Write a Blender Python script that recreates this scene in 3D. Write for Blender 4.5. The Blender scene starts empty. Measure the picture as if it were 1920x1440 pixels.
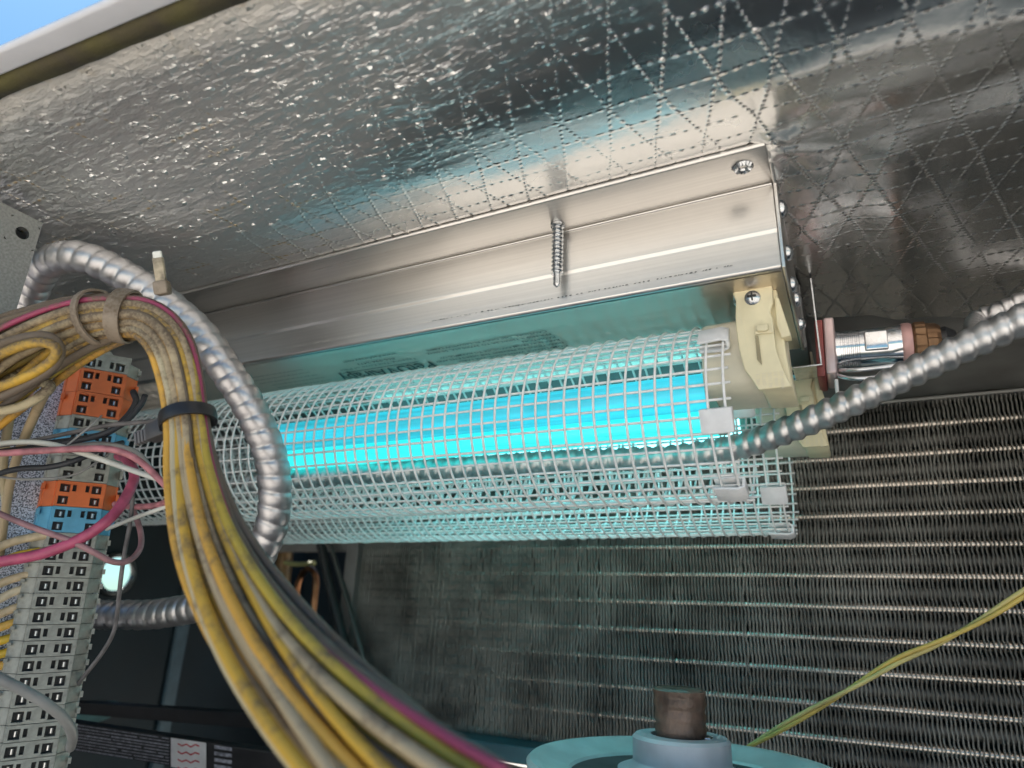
import bpy, bmesh, math, random
import numpy as np
from mathutils import Vector, Matrix, noise as mnoise

# ------------------------------------------------------------------ camera
S = bpy.context.scene
COL = S.collection
YAW, PITCH, ROLL, FPX = math.radians(27.33), math.radians(19.02), math.radians(2.19), 1250.0
FW = np.array([-math.sin(YAW)*math.cos(PITCH), math.cos(YAW)*math.cos(PITCH), math.sin(PITCH)])
_r = np.cross(FW, [0, 0, 1]); _r /= np.linalg.norm(_r); _u = np.cross(_r, FW)
RT = _r*math.cos(ROLL)+_u*math.sin(ROLL); UP = -_r*math.sin(ROLL)+_u*math.cos(ROLL)
cd = bpy.data.cameras.new('camera'); cam = bpy.data.objects.new('camera', cd); COL.objects.link(cam)
M = Matrix.Identity(4)
for i in range(3):
    M[i][0] = RT[i]; M[i][1] = UP[i]; M[i][2] = -FW[i]
cam.matrix_world = M
cd.sensor_width = 36; cd.lens = FPX/1920*36; cd.clip_start = 0.005; cd.clip_end = 500
cd.dof.use_dof = True; cd.dof.focus_distance = 0.285; cd.dof.aperture_fstop = 9.0
S.camera = cam

# ------------------------------------------------------------------ world, sun, exposure
SUN_EL, SUN_AZ = math.radians(52), math.radians(-75)      # azimuth from +Y towards +X
w = bpy.data.worlds.new('World'); S.world = w; w.use_nodes = True
nt = w.node_tree; bg = nt.nodes['Background']
sky = nt.nodes.new('ShaderNodeTexSky'); sky.sky_type = 'NISHITA'; sky.sun_disc = False
sky.sun_elevation = SUN_EL; sky.sun_rotation = SUN_AZ; sky.ozone_density = 1.6; sky.air_density = 1.0; sky.dust_density = 0.4
wb = nt.nodes.new('ShaderNodeMix'); wb.data_type = 'RGBA'; wb.blend_type = 'MULTIPLY'; wb.inputs[0].default_value = 1; wb.inputs[7].default_value = (.50, .84, 1.0, 1)   # camera white balance toward cyan
nt.links.new(sky.outputs[0], wb.inputs[6]); nt.links.new(wb.outputs[2], bg.inputs[0]); bg.inputs[1].default_value = 0.05
sl = bpy.data.lights.new('sun', 'SUN'); sl.energy = 4.8; sl.angle = math.radians(0.5); sl.color = (1, .95, .88)
so = bpy.data.objects.new('sun', sl); COL.objects.link(so)
sd = Vector((math.sin(SUN_AZ)*math.cos(SUN_EL), math.cos(SUN_AZ)*math.cos(SUN_EL), math.sin(SUN_EL)))
so.rotation_euler = sd.to_track_quat('Z', 'Y').to_euler()
S.view_settings.view_transform = 'Standard'; S.view_settings.look = 'None'
S.view_settings.exposure = 1.55; S.view_settings.gamma = 1
S.render.engine = 'CYCLES'
S.cycles.use_denoising = True
S.cycles.max_bounces = 10; S.cycles.glossy_bounces = 7; S.cycles.diffuse_bounces = 5
S.cycles.sample_clamp_indirect = 6.0
S.cycles.blur_glossy = 0.3
S.cycles.caustics_refractive = False

# ------------------------------------------------------------------ helpers
def at(px, py, x=None, y=None, z=None, d=None):
    """a sight line of the photograph met with a plane of the place (x, y, z) or at a distance d"""
    v = RT*(px-960)/FPX - UP*(py-720)/FPX + FW
    if d is not None: return v*d
    for i, k in enumerate((x, y, z)):
        if k is not None: return v*k/v[i]

def thing(name, label, cat, group=None, loc=(0, 0, 0)):
    o = bpy.data.objects.new(name, None); COL.objects.link(o); o.location = loc
    o.empty_display_size = .01
    o['label'] = label; o['category'] = cat
    if group: o['group'] = group
    return o

def link(name, me, mats, parent=None, kind=None, label=None, cat=None, group=None, smooth=False):
    if not isinstance(mats, (list, tuple)): mats = [mats]
    if not me.materials:
        for m in mats: me.materials.append(m)
    if smooth: me.polygons.foreach_set('use_smooth', [True]*len(me.polygons))
    o = bpy.data.objects.new(name, me); COL.objects.link(o)
    if parent is not None:
        o.parent = parent
        o.matrix_parent_inverse = Matrix.Translation(-Vector(abs_loc(parent)))
    if kind: o['kind'] = kind
    if label: o['label'] = label
    if cat: o['category'] = cat
    if group: o['group'] = group
    return o

def abs_loc(o):
    return o.location if o.parent is None else (0, 0, 0)

def pydata(name, v, f):
    me = bpy.data.meshes.new(name); me.from_pydata([tuple(map(float, p)) for p in v], [], [tuple(map(int, q)) for q in f]); me.update()
    return me

class MB:
    def __init__(s): s.v = []; s.f = []; s.m = []
    def add(s, v, f, m=0):
        n = len(s.v); s.v += [tuple(map(float, p)) for p in v]; s.f += [tuple(int(i)+n for i in q) for q in f]; s.m += [m]*len(f); return s
    def box(s, a, b, m=0, fr=None):
        x0, y0, z0 = a; x1, y1, z1 = b
        v = [(x0,y0,z0),(x1,y0,z0),(x1,y1,z0),(x0,y1,z0),(x0,y0,z1),(x1,y0,z1),(x1,y1,z1),(x0,y1,z1)]
        if fr is not None: v = [fr(p) for p in v]
        return s.add(v, [(0,3,2,1),(4,5,6,7),(0,1,5,4),(1,2,6,5),(2,3,7,6),(3,0,4,7)], m)
    def prism(s, poly, n0, n1, fr, m=0):
        k = len(poly)
        v = [fr((a, b, n0)) for a, b in poly]+[fr((a, b, n1)) for a, b in poly]
        f = [tuple(range(k))[::-1], tuple(range(k, 2*k))]+[(i, (i+1) % k, k+(i+1) % k, k+i) for i in range(k)]
        return s.add(v, f, m)
    def lathe(s, prof, o, ax, n=32, m=0, cap=True):
        """prof: list of (r, h) along axis ax from o"""
        ax = Vector(ax).normalized(); t = ax.orthogonal().normalized(); b = ax.cross(t); o = Vector(o)
        v = []; f = []
        for r, h in prof:
            for i in range(n):
                a = 2*math.pi*i/n
                v.append(o+ax*h+(t*math.cos(a)+b*math.sin(a))*r)
        for j in range(len(prof)-1):
            for i in range(n):
                f.append((j*n+i, j*n+(i+1) % n, (j+1)*n+(i+1) % n, (j+1)*n+i))
        if cap: f.append(tuple(range(n))[::-1]); f.append(tuple((len(prof)-1)*n+i for i in range(n)))
        return s.add(v, f, m)
    def mesh(s, name, bevel=0, seg=2, fix=True, sharp=None):
        me = bpy.data.meshes.new(name); me.from_pydata(s.v, [], s.f); me.update()
        if any(s.m): me.polygons.foreach_set('material_index', s.m)
        bm = bmesh.new(); bm.from_mesh(me)
        if fix: bmesh.ops.recalc_face_normals(bm, faces=bm.faces)
        if bevel:
            es = [e for e in bm.edges if len(e.link_faces) == 2 and e.calc_face_angle(0) > .5]
            bmesh.ops.bevel(bm, geom=es, offset=bevel, segments=seg, affect='EDGES', profile=.5, clamp_overlap=True)
        bm.to_mesh(me); bm.free()
        return me
def auto_smooth(me, ang=35):
    me.polygons.foreach_set('use_smooth', [True]*len(me.polygons))
    me.set_sharp_from_angle(angle=math.radians(ang))
    return me

def spline(P, n=12):
    """Catmull-Rom through control points (rows may carry extra columns)"""
    P = np.asarray(P, float); Q = np.vstack([2*P[0]-P[1], P, 2*P[-1]-P[-2]]); out = []
    for i in range(1, len(Q)-2):
        for t in np.linspace(0, 1, n, endpoint=False):
            a, b, c, d = Q[i-1], Q[i], Q[i+1], Q[i+2]
            out.append(.5*((2*b)+(-a+c)*t+(2*a-5*b+4*c-d)*t*t+(-a+3*b-3*c+d)*t**3))
    out.append(Q[-2]); return np.array(out)
def resample(P, step):
    s = np.concatenate([[0], np.cumsum(np.linalg.norm(np.diff(P[:, :3], axis=0), axis=1))])
    n = max(2, int(round(s[-1]/step))+1); t = np.linspace(0, s[-1], n)
    return np.stack([np.interp(t, s, P[:, k]) for k in range(P.shape[1])], 1), t
def frames(P):
    T = np.gradient(P[:, :3], axis=0); T /= np.linalg.norm(T, axis=1)[:, None]
    n = np.cross(T[0], [0.13, 0.2, 1.0]); n /= np.linalg.norm(n); N = [n]
    for i in range(1, len(T)):
        n = N[-1]-T[i]*np.dot(N[-1], T[i]); n /= np.linalg.norm(n); N.append(n)
    N = np.array(N); return T, N, np.cross(T, N)
def tube_data(P, rad, seg=10, phase=None, cap=True):
    T, N, B = frames(P); m = len(P); rad = np.broadcast_to(rad, (m,)) if np.ndim(rad) < 2 else rad
    a = np.arange(seg)*2*math.pi/seg
    if np.ndim(rad) == 1: rad = np.repeat(np.array(rad)[:, None], seg, 1)
    V = P[:, None, :3]+(N[:, None]*np.cos(a)[None, :, None]+B[:, None]*np.sin(a)[None, :, None])*rad[:, :, None]
    V = V.reshape(-1, 3)
    i = np.arange(m-1)[:, None]*seg; j = np.arange(seg)[None]; k = (j+1) % seg
    F = np.stack([i+j, i+k, i+seg+k, i+seg+j], 2).reshape(-1, 4).tolist()
    if cap: F.append(list(range(seg))[::-1]); F.append([(m-1)*seg+q for q in range(seg)])
    return V, F
def tube(name, P, r, mat_, parent=None, seg=10, step=.003, n=12, **kw):
    C, s = resample(spline(P, n), step)
    V, F = tube_data(C, r, seg)
    return link(name, pydata(name, V, F), mat_, parent, smooth=True, **kw)
def pxpath(L):
    return [at(a, b, d=c) for a, b, c in L]
def conduit(name, P, r, pitch, mat_, parent=None, depth=.2, power=2.4, **kw):
    """helically wound flexible metal conduit: rounded strip humps with a narrow seam"""
    C, s = resample(spline(P, 16), pitch/11)
    seg = 22; a = np.arange(seg)/seg
    ph = (s[:, None]/pitch+a[None]) % 1
    u = np.where(ph < .36, ph/.72, .5+(ph-.36)/1.28)
    hump = 1-np.abs(2*u-1)**power
    lip = .22*np.exp(-((ph-.93)/.035)**2)
    wob = 1+.012*np.sin(s[:, None]*210+3*a[None]*6.28)+.008*np.sin(s[:, None]*533)
    R = r*wob*(1-depth+depth*(hump+lip))
    V, F = tube_data(C, R, seg)
    return link(name, pydata(name, V, F), mat_, parent, smooth=True, **kw)

# ------------------------------------------------------------------ materials
def mat(name, col, rough=.5, metal=0., var=.12, vscale=60., bump=0., bscale=200., spec=.5, col2=None, emit=None, estr=0., stretch=None, coat=0.):
    m = bpy.data.materials.new(name); m.use_nodes = True; n = m.node_tree.nodes; L = m.node_tree.links
    b = n['Principled BSDF']; b.inputs['Roughness'].default_value = rough; b.inputs['Metallic'].default_value = metal
    b.inputs['Specular IOR Level'].default_value = spec; b.inputs['Coat Weight'].default_value = coat
    tc = n.new('ShaderNodeTexCoord'); mp = n.new('ShaderNodeMapping'); L.new(tc.outputs['Object'], mp.inputs[0])
    if stretch: mp.inputs['Scale'].default_value = stretch
    nz = n.new('ShaderNodeTexNoise'); nz.inputs['Scale'].default_value = vscale; nz.inputs['Detail'].default_value = 5; L.new(mp.outputs[0], nz.inputs[0])
    cr = n.new('ShaderNodeValToRGB'); L.new(nz.outputs[0], cr.inputs[0])
    c = np.array(col[:3]); c2 = np.array(col2[:3]) if col2 is not None else np.clip(c*(1-2*var), 0, 1)
    cr.color_ramp.elements[0].position = .35; cr.color_ramp.elements[0].color = (*c2, 1)
    cr.color_ramp.elements[1].position = .65; cr.color_ramp.elements[1].color = (*np.clip(c*(1+.5*var), 0, 1), 1)
    L.new(cr.outputs[0], b.inputs['Base Color'])
    rr = n.new('ShaderNodeMapRange'); rr.inputs[3].default_value = max(0, rough*.8); rr.inputs[4].default_value = min(1, rough*1.25); L.new(nz.outputs[0], rr.inputs[0]); L.new(rr.outputs[0], b.inputs['Roughness'])
    if bump:
        n2 = n.new('ShaderNodeTexNoise'); n2.inputs['Scale'].default_value = bscale; n2.inputs['Detail'].default_value = 4; L.new(mp.outputs[0], n2.inputs[0])
        bp = n.new('ShaderNodeBump'); bp.inputs['Strength'].default_value = 1; bp.inputs['Distance'].default_value = bump; L.new(n2.outputs[0], bp.inputs['Height']); L.new(bp.outputs[0], b.inputs['Normal'])
    if emit is not None:
        b.inputs['Emission Color'].default_value = (*emit, 1); b.inputs['Emission Strength'].default_value = estr
    return m

def mth(n, L, op, a, b=None, c=None):
    q = n.new('ShaderNodeMath'); q.operation = op
    for i, x in enumerate((a, b, c)):
        if x is None: continue
        if isinstance(x, (int, float)): q.inputs[i].default_value = x
        else: L.new(x, q.inputs[i])
    return q.outputs[0]

def foil_material():
    m = bpy.data.materials.new('foil'); m.use_nodes = True; n = m.node_tree.nodes; L = m.node_tree.links
    b = n['Principled BSDF']; b.inputs['Metallic'].default_value = 1.0
    tc = n.new('ShaderNodeTexCoord'); sp = n.new('ShaderNodeSeparateXYZ')
    wob = n.new('ShaderNodeTexNoise'); wob.inputs['Scale'].default_value = 28; wob.inputs['Detail'].default_value = 2; L.new(tc.outputs['Object'], wob.inputs[0])
    va = n.new('ShaderNodeVectorMath'); va.operation = 'MULTIPLY_ADD'; L.new(wob.outputs['Color'], va.inputs[0]); va.inputs[1].default_value = (.0035, .0035, 0); L.new(tc.outputs['Object'], va.inputs[2])
    L.new(va.outputs[0], sp.inputs[0]); X, Y = sp.outputs[0], sp.outputs[1]
    f = lambda op, a, bb=None, c=None: mth(n, L, op, a, bb, c)
    def fine(scale, detail=2, vec=None):
        q = n.new('ShaderNodeTexNoise'); q.inputs['Scale'].default_value = scale; q.inputs['Detail'].default_value = detail; L.new(vec or tc.outputs['Object'], q.inputs[0]); return q.outputs[0]
    n_a = fine(420, 2); n_b = fine(90, 3)
    def family(coord, spacing, along, crimp, width, off=0.):
        c = f('MULTIPLY', coord, 1/spacing); c = f('ADD', c, off); fr = f('FRACT', c)
        d = f('ABSOLUTE', f('SUBTRACT', fr, .5))                       # 0 on the line
        d = f('MULTIPLY', d, spacing/width)
        ridge = f('SUBTRACT', 1., f('MINIMUM', d, 1.)); ridge = f('POWER', ridge, 1.4)
        ph = f('ADD', f('MULTIPLY', along, 6.2832/crimp), f('MULTIPLY', n_b, 9.))
        cr = f('ADD', f('MULTIPLY', f('SINE', ph), .5), .5)
        return f('MULTIPLY', ridge, f('ADD', .15, f('MULTIPLY', f('POWER', cr, 1.6), 1.0)))
    k = .33
    d1 = f('MULTIPLY_ADD', Y, -k, X); d2 = f('MULTIPLY_ADD', Y, k, X)
    h1 = family(d1, .0172, Y, .0023, .0011); h2 = family(d2, .0172, Y, .0023, .0011, .35)
    h3 = family(Y, .0107, X, .0040, .0009, .35)
    h = f('MULTIPLY', f('ADD', f('MAXIMUM', h1, h2), f('MULTIPLY', h3, .8)), .74)
    # irregular fade of the scrim, strong crumpling toward the front edge (handled foil)
    fade = n.new('ShaderNodeMapRange'); fade.inputs[1].default_value = .3; fade.inputs[2].default_value = .62; fade.inputs[3].default_value = .35; fade.inputs[4].default_value = 1.0
    L.new(fine(18, 2), fade.inputs[0]); h = f('MULTIPLY', h, fade.outputs[0])
    # front region mask: y below a slanting line
    fm = n.new('ShaderNodeMapRange'); fm.interpolation_type = 'SMOOTHSTEP'; fm.inputs[1].default_value = .158; fm.inputs[2].default_value = .072; fm.inputs[3].default_value = 0; fm.inputs[4].default_value = 1
    L.new(f('ADD', f('MULTIPLY_ADD', X, .33, Y), f('MULTIPLY', f('SUBTRACT', n_b, .5), .03)), fm.inputs[0])
    mp = n.new('ShaderNodeMapping'); mp.inputs['Scale'].default_value = (.36, 1, 1); L.new(tc.outputs['Object'], mp.inputs[0])
    cr1 = fine(330, 3, mp.outputs[0]); 
    vo = n.new('ShaderNodeTexVoronoi'); vo.inputs['Scale'].default_value = 300; L.new(mp.outputs[0], vo.inputs[0])
    blob = f('SUBTRACT', 1., f('MINIMUM', f('MULTIPLY', vo.outputs[0], 2.4), 1.))
    pick = f('GREATER_THAN', n_a, .56); blob = f('MULTIPLY', f('MULTIPLY', blob, pick), 1.6)
    crump = f('ADD', f('MULTIPLY', cr1, 1.1), blob)
    h = f('ADD', h, f('MULTIPLY', crump, f('MULTIPLY', fm.outputs[0], 3.4)))
    h = f('ADD', h, f('ADD', f('MULTIPLY', n_a, .12), f('MULTIPLY', n_b, .7)))
    bp = n.new('ShaderNodeBump'); bp.inputs['Strength'].default_value = 1; bp.inputs['Distance'].default_value = .00042
    L.new(h, bp.inputs['Height'])
    # glue and age stains
    st = n.new('ShaderNodeMapRange'); st.interpolation_type = 'SMOOTHSTEP'; st.inputs[1].default_value = .018; st.inputs[2].default_value = .003; st.inputs[3].default_value = 0; st.inputs[4].default_value = 1
    edge = f('SUBTRACT', f('MULTIPLY_ADD', X, -.072, Y), .1052)
    L.new(f('ADD', edge, f('MULTIPLY', f('SUBTRACT', n_b, .5), .012)), st.inputs[0])
    streak = n.new('ShaderNodeMapRange'); streak.inputs[1].default_value = .54; streak.inputs[2].default_value = .64; L.new(fine(38, 4), streak.inputs[0])
    leftm = n.new('ShaderNodeMapRange'); leftm.inputs[1].default_value = -.14; leftm.inputs[2].default_value = -.22; L.new(X, leftm.inputs[0])
    ridgeany = f('MINIMUM', f('MULTIPLY', f('MAXIMUM', h1, h3), 1.5), 1.)
    tan = f('MAXIMUM', f('MULTIPLY', st.outputs[0], f('ADD', .25, f('MULTIPLY', streak.outputs[0], .6))), f('MULTIPLY', f('MULTIPLY', streak.outputs[0], leftm.outputs[0]), f('MULTIPLY', ridgeany, 1.)))
    mx = n.new('ShaderNodeMix'); mx.data_type = 'RGBA'; L.new(tan, mx.inputs[0]); mx.inputs[6].default_value = (.78, .775, .765, 1); mx.inputs[7].default_value = (.58, .45, .27, 1)
    L.new(mx.outputs[2], b.inputs['Base Color'])
    rg = f('ADD', .225, f('MULTIPLY', tan, .25)); rg = f('ADD', rg, f('MULTIPLY', fm.outputs[0], .10)); rg = f('ADD', rg, f('MULTIPLY', n_b, .08))
    rg = f('ADD', rg, f('MULTIPLY', fm.outputs[0], .10)); L.new(rg, b.inputs['Roughness']); L.new(f('SUBTRACT', 1., f('MULTIPLY', st.outputs[0], .75)), b.inputs['Metallic']); L.new(bp.outputs[0], b.inputs['Normal'])
    return m

def galv_material():
    m = bpy.data.materials.new('galvanised'); m.use_nodes = True; n = m.node_tree.nodes; L = m.node_tree.links; b = n['Principled BSDF']
    tc = n.new('ShaderNodeTexCoord'); v = n.new('ShaderNodeTexNoise'); v.inputs['Scale'].default_value = 1500; v.inputs['Detail'].default_value = 3; L.new(tc.outputs['Object'], v.inputs[0])
    cr = n.new('ShaderNodeValToRGB'); L.new(v.outputs[0], cr.inputs[0]); cr.color_ramp.elements[0].position = .42; cr.color_ramp.elements[0].color = (.10, .11, .14, 1); cr.color_ramp.elements[1].position = .56; cr.color_ramp.elements[1].color = (.62, .65, .74, 1)
    L.new(cr.outputs[0], b.inputs['Base Color']); b.inputs['Metallic'].default_value = .55; b.inputs['Roughness'].default_value = .42
    return m

def dusty(name, col, dust=(.16, .118, .078), lo=.40, hi=.63, rough=.5):
    """wire insulation with settled dust in patches"""
    m = bpy.data.materials.new(name); m.use_nodes = True; n = m.node_tree.nodes; L = m.node_tree.links; b = n['Principled BSDF']
    tc = n.new('ShaderNodeTexCoord'); a = n.new('ShaderNodeTexNoise'); a.inputs['Scale'].default_value = 55; a.inputs['Detail'].default_value = 6; a.inputs['Roughness'].default_value = .72; L.new(tc.outputs['Object'], a.inputs[0])
    g = n.new('ShaderNodeNewGeometry'); sp = n.new('ShaderNodeSeparateXYZ'); L.new(g.outputs['Normal'], sp.inputs[0])
    # dust lies on upward sides and thickens toward the top of the loom
    sz = n.new('ShaderNodeSeparateXYZ'); L.new(tc.outputs['Object'], sz.inputs[0])
    hz = n.new('ShaderNodeMapRange'); hz.inputs[1].default_value = .045; hz.inputs[2].default_value = .118; hz.inputs[3].default_value = -.09; hz.inputs[4].default_value = .17; L.new(sz.outputs[2], hz.inputs[0])
    s = mth(n, L, 'ADD', mth(n, L, 'ADD', a.outputs[0], mth(n, L, 'MULTIPLY', sp.outputs[2], .05)), hz.outputs[0])
    mr = n.new('ShaderNodeMapRange'); mr.interpolation_type = 'SMOOTHSTEP'; mr.inputs[1].default_value = lo; mr.inputs[2].default_value = hi; L.new(s, mr.inputs[0])
    fn = n.new('ShaderNodeTexNoise'); fn.inputs['Scale'].default_value = 900; fn.inputs['Detail'].default_value = 3; L.new(tc.outputs['Object'], fn.inputs[0])
    fr = n.new('ShaderNodeMapRange'); fr.inputs[1].default_value = .4; fr.inputs[2].default_value = .6; fr.inputs[3].default_value = .6; fr.inputs[4].default_value = 1; L.new(fn.outputs[0], fr.inputs[0])
    fac = mth(n, L, 'MULTIPLY', mr.outputs[0], fr.outputs[0])
    mx = n.new('ShaderNodeMix'); mx.data_type = 'RGBA'; L.new(fac, mx.inputs[0]); mx.inputs[6].default_value = (*col, 1); mx.inputs[7].default_value = (*dust, 1)
    L.new(mx.outputs[2], b.inputs['Base Color'])
    r = n.new('ShaderNodeMapRange'); r.inputs[3].default_value = rough; r.inputs[4].default_value = .9; L.new(fac, r.inputs[0]); L.new(r.outputs[0], b.inputs['Roughness'])
    bp = n.new('ShaderNodeBump'); bp.inputs['Distance'].default_value = .0001; bp.inputs['Strength'].default_value = .7; L.new(fn.outputs[0], bp.inputs['Height']); L.new(bp.outputs[0], b.inputs['Normal'])
    return m

FOIL = foil_material(); GALV = galv_material()
ALU = mat('brushed_aluminium', (.66, .64, .615), .30, 1., .04, 900, .000008, 900, stretch=(.012, 1, 1))
ALU2 = mat('aluminium_underside', (.60, .54, .48), .30, 1., .03, 60)
STEEL = mat('zinc_steel', (.62, .64, .66), .25, 1., .1, 300)
CONDM = mat('conduit_aluminium', (.60, .585, .59), .40, .95, .06, 260, .00002, 700)
CONDD = mat('conduit_steel', (.66, .65, .65), .40, .95, .10, 260, .00002, 700)
SHEET = mat('grey_sheet', (.30, .29, .275), .5, .5, .12, 40, .00005, 150)
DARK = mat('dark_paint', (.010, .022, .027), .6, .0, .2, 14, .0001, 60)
BLACKP = mat('black_rubber', (.014, .014, .016), .45, 0, .2, 80)
WIREW = mat('white_coated_wire', (.88, .87, .86), .4, 0, .06, 300)
CLIPM = mat('white_clip', (.80, .80, .81), .42, 0, .05, 200)
CREAM = mat('cream_plastic', (.78, .70, .47), .42, 0, .05, 90)
IVORY = mat('ivory_plastic', (.72, .66, .52), .45, 0, .05, 90)
LAMPC = (0.0, .72, .82)
TUBE1 = mat('glowing_tube_upper', (.1, .5, .6), .3, emit=(0.012, .50, .66), estr=.38)
TUBE2 = mat('glowing_tube_lower', (.1, .5, .6), .3, emit=(0.02, .74, .70), estr=.46)
def streaks(m, lo):
    n, L = m.node_tree.nodes, m.node_tree.links; b = n['Principled BSDF']; tc = n.new('ShaderNodeTexCoord'); mp = n.new('ShaderNodeMapping'); mp.inputs['Scale'].default_value = (6, 420, 420); L.new(tc.outputs['Object'], mp.inputs[0])
    z = n.new('ShaderNodeTexNoise'); z.inputs['Scale'].default_value = 1; z.inputs['Detail'].default_value = 2; L.new(mp.outputs[0], z.inputs[0])
    r = n.new('ShaderNodeMapRange'); r.inputs[1].default_value = .35; r.inputs[2].default_value = .65; e = b.inputs['Emission Strength'].default_value; r.inputs[3].default_value = e*lo; r.inputs[4].default_value = e*1.15; L.new(z.outputs[0], r.inputs[0]); L.new(r.outputs[0], b.inputs['Emission Strength'])
streaks(TUBE1, .55); streaks(TUBE2, .7)
TUBE3 = mat('glowing_tube_rear', (.1, .5, .6), .3, emit=(0.20, .70, .72), estr=1.9)
GLASS = mat('tube_socket_glass', (.2, .45, .4), .1, 0, .1)
PRINT = mat('black_print', (.05, .06, .06), .5)
PRINTW = mat('pale_print', (.75, .73, .68), .5)
GASKET = mat('foam_gasket', (.055, .045, .032), .9, 0, .5, 45, .0008, 220, col2=(.10, .09, .03))
LIDW = mat('white_enamel', (.72, .72, .76), .35, 0, .04, 40)
GREYB = mat('grey_terminal', (.37, .375, .33), .5, 0, .16, 220, .00004, 900)
ORANGEB = mat('orange_terminal', (.72, .17, .045), .45, 0, .07, 120)
BLUEB = mat('blue_terminal', (.12, .40, .60), .45, 0, .1, 120)
GREENB = mat('green_terminal', (.10, .30, .26), .45, 0, .1, 120)
HOLE_SHADE = mat('recess_shade', (.03, .03, .03), .6)  # dark colour standing in for shade in openings and screw slots
SCREWM = mat('terminal_screw', (.7, .7, .7), .3, 1., .05, 200)
WC = {
 'tan': dusty('wire_tan', (.46, .36, .22)), 'cream': dusty('wire_cream', (.52, .44, .28)), 'yellow': dusty('wire_yellow', (.62, .37, .045)),
 'lemon': dusty('wire_lemon', (.50, .36, .05)), 'amber': dusty('wire_amber', (.66, .36, .055)), 'pink': dusty('wire_pink', (.34, .055, .115), lo=.56, hi=.7),
 'mauve': dusty('wire_mauve', (.20, .155, .13)), 'white': dusty('wire_white', (.42, .38, .33)), 'brown': dusty('wire_brown', (.155, .12, .09)), 'olive': dusty('wire_olive', (.25, .18, .04), dust=(.14, .11, .05))}
DUSTIE = dusty('tie_dusty', (.30, .24, .18), lo=.5, hi=.7); BLACKT = mat('black_nylon', (.022, .022, .025), .4)
ROSE = mat('rose_plastic', (.62, .36, .34), .35, .3, .05); SILVER = mat('silver_barrel', (.78, .78, .80), .16, 1., .06, 150); BRONZE = mat('bronze_collar', (.27, .155, .085), .48, .75, .15, 120)
COPPER = mat('copper_pipe', (.50, .24, .12), .3, 1., .25, 60)
RUST = mat('shaft_tape', (.22, .14, .105), .36, .2, .3, 70, .0009, 130)
PULM = mat('pulley_cyan_tint', (.64, .76, .76), .42, .1, .1, 40); HUBM = mat('hub_paint', (.66, .66, .70), .4, .1, .08, 60)  # pulley base carries some of the lamps' cyan light in its colour
FINM = mat('coil_fin', (.27, .265, .24), .5, .8, .3, 24); COILT = mat('coil_tube', (.68, .60, .52), .25, 1., .1, 300)

# ------------------------------------------------------------------ setting
H = .16
HF = .0085; KF = (H+HF)/H        # the liner rises a little toward the front edge
def edge_y(x): return KF*(.0823+.072*(x/KF+.2425))
# roof deck outside, lit by the sun
V = [(-60, -60, -1.0), (60, -60, -1.0), (60, 60, -1.0), (-60, 60, -1.0)]
link('ground', pydata('ground', V, [(0, 1, 2, 3)]), mat('roof_gravel', (.64, .59, .52), .9, 0, .2, 8, .01, 60), kind='structure', label='pale sunlit flat roof outside the open cabinet')

# foil faced ceiling with real undulation
CORNER = Vector((-.0125, .210, H))
_t = np.array([-.1, 0, .12, .30, .46, .60, .72, .86, 1.0, 1.1]); _z = np.array([.0088, .0085, .0078, .0052, .0016, -.0016, -.0034, -.0030, -.0004, 0])
PT = np.linspace(-.1, 1.1, 121); PZ = np.interp(PT, _t, _z); _k = np.hanning(15); _k /= _k.sum(); PZ = np.convolve(np.pad(PZ, 7, mode='edge'), _k, 'valid')
def ceil_z(x, y):
    e0 = edge_y(x); t_ = (y-e0)/(.210-e0); rise = float(np.interp(t_, PT, PZ)); z = H+.0010+rise
    z += .0022*mnoise.noise(Vector((x*9, y*13, 0)))+.0009*mnoise.noise(Vector((x*24, y*34, 4)))+(.0010*mnoise.noise(Vector((x*22, y*70, 9))) if y < .20 else .0010*mnoise.noise(Vector((x*22, y*70, 9)))*max(0, 1-(y-.2)/.02))
    # pressed flat under the fixture flange
    inx = max(0, max(-.43-x, x+.0125)); iny = max(0, .210-y); d = math.hypot(inx, iny)
    k = 1-math.exp(-(d/.02)**2)
    z = (H+.0004)*(1-k)+z*k
    # radiating puckers at the right hand corner of the flange
    dx, dy = x+.0125, y-.214; r = math.hypot(dx, dy)
    if dx > -.002 and r < .075:
        a = math.atan2(dy, dx)
        fall = math.exp(-r/.016)*(1-math.exp(-r/.003))
        z += fall*(.0010*math.sin(a*7+.6)+.0005*math.sin(a*17+r*90))
        z -= .0022*math.exp(-(r/.009)**2)*(1-math.exp(-(r/.003)**2))
    # two soft rolls running back from the corner, and the sag to the back edge
    z += .0012*math.exp(-((x-.012-.06*(y-.24))/.006)**2)*(1 if y > .22 else 0)*min(1, (y-.22)/.02)
    z -= .0016*math.exp(-((x-.028-.05*(y-.24))/.008)**2)*(1 if y > .22 else 0)*min(1, max(0, (y-.22)/.02))
    if y > .33: z -= .9*(y-.33)**2
    e = y-edge_y(x)
    if e < .012: z += .0010*((.012-e)/.012)**2
    return z
xs = np.linspace(-.72, .45, 430); nj = 150
V = []; 
for x in xs:
    y0 = edge_y(x); yb = .37+(.4058-.37)*np.clip((x+.0028)/.0914, -.15, 1.5)
    for j in range(nj):
        y = y0+(yb-y0)*j/(nj-1); V.append((x, y, ceil_z(x, y)))
F = [(i*nj+j, i*nj+j+1, (i+1)*nj+j+1, (i+1)*nj+j) for i in range(len(xs)-1) for j in range(nj-1)]
link('ceiling', pydata('ceiling', V, F), FOIL, kind='structure', smooth=True, label='foil faced insulation with a scrim grid under the cabinet lid')

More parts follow.
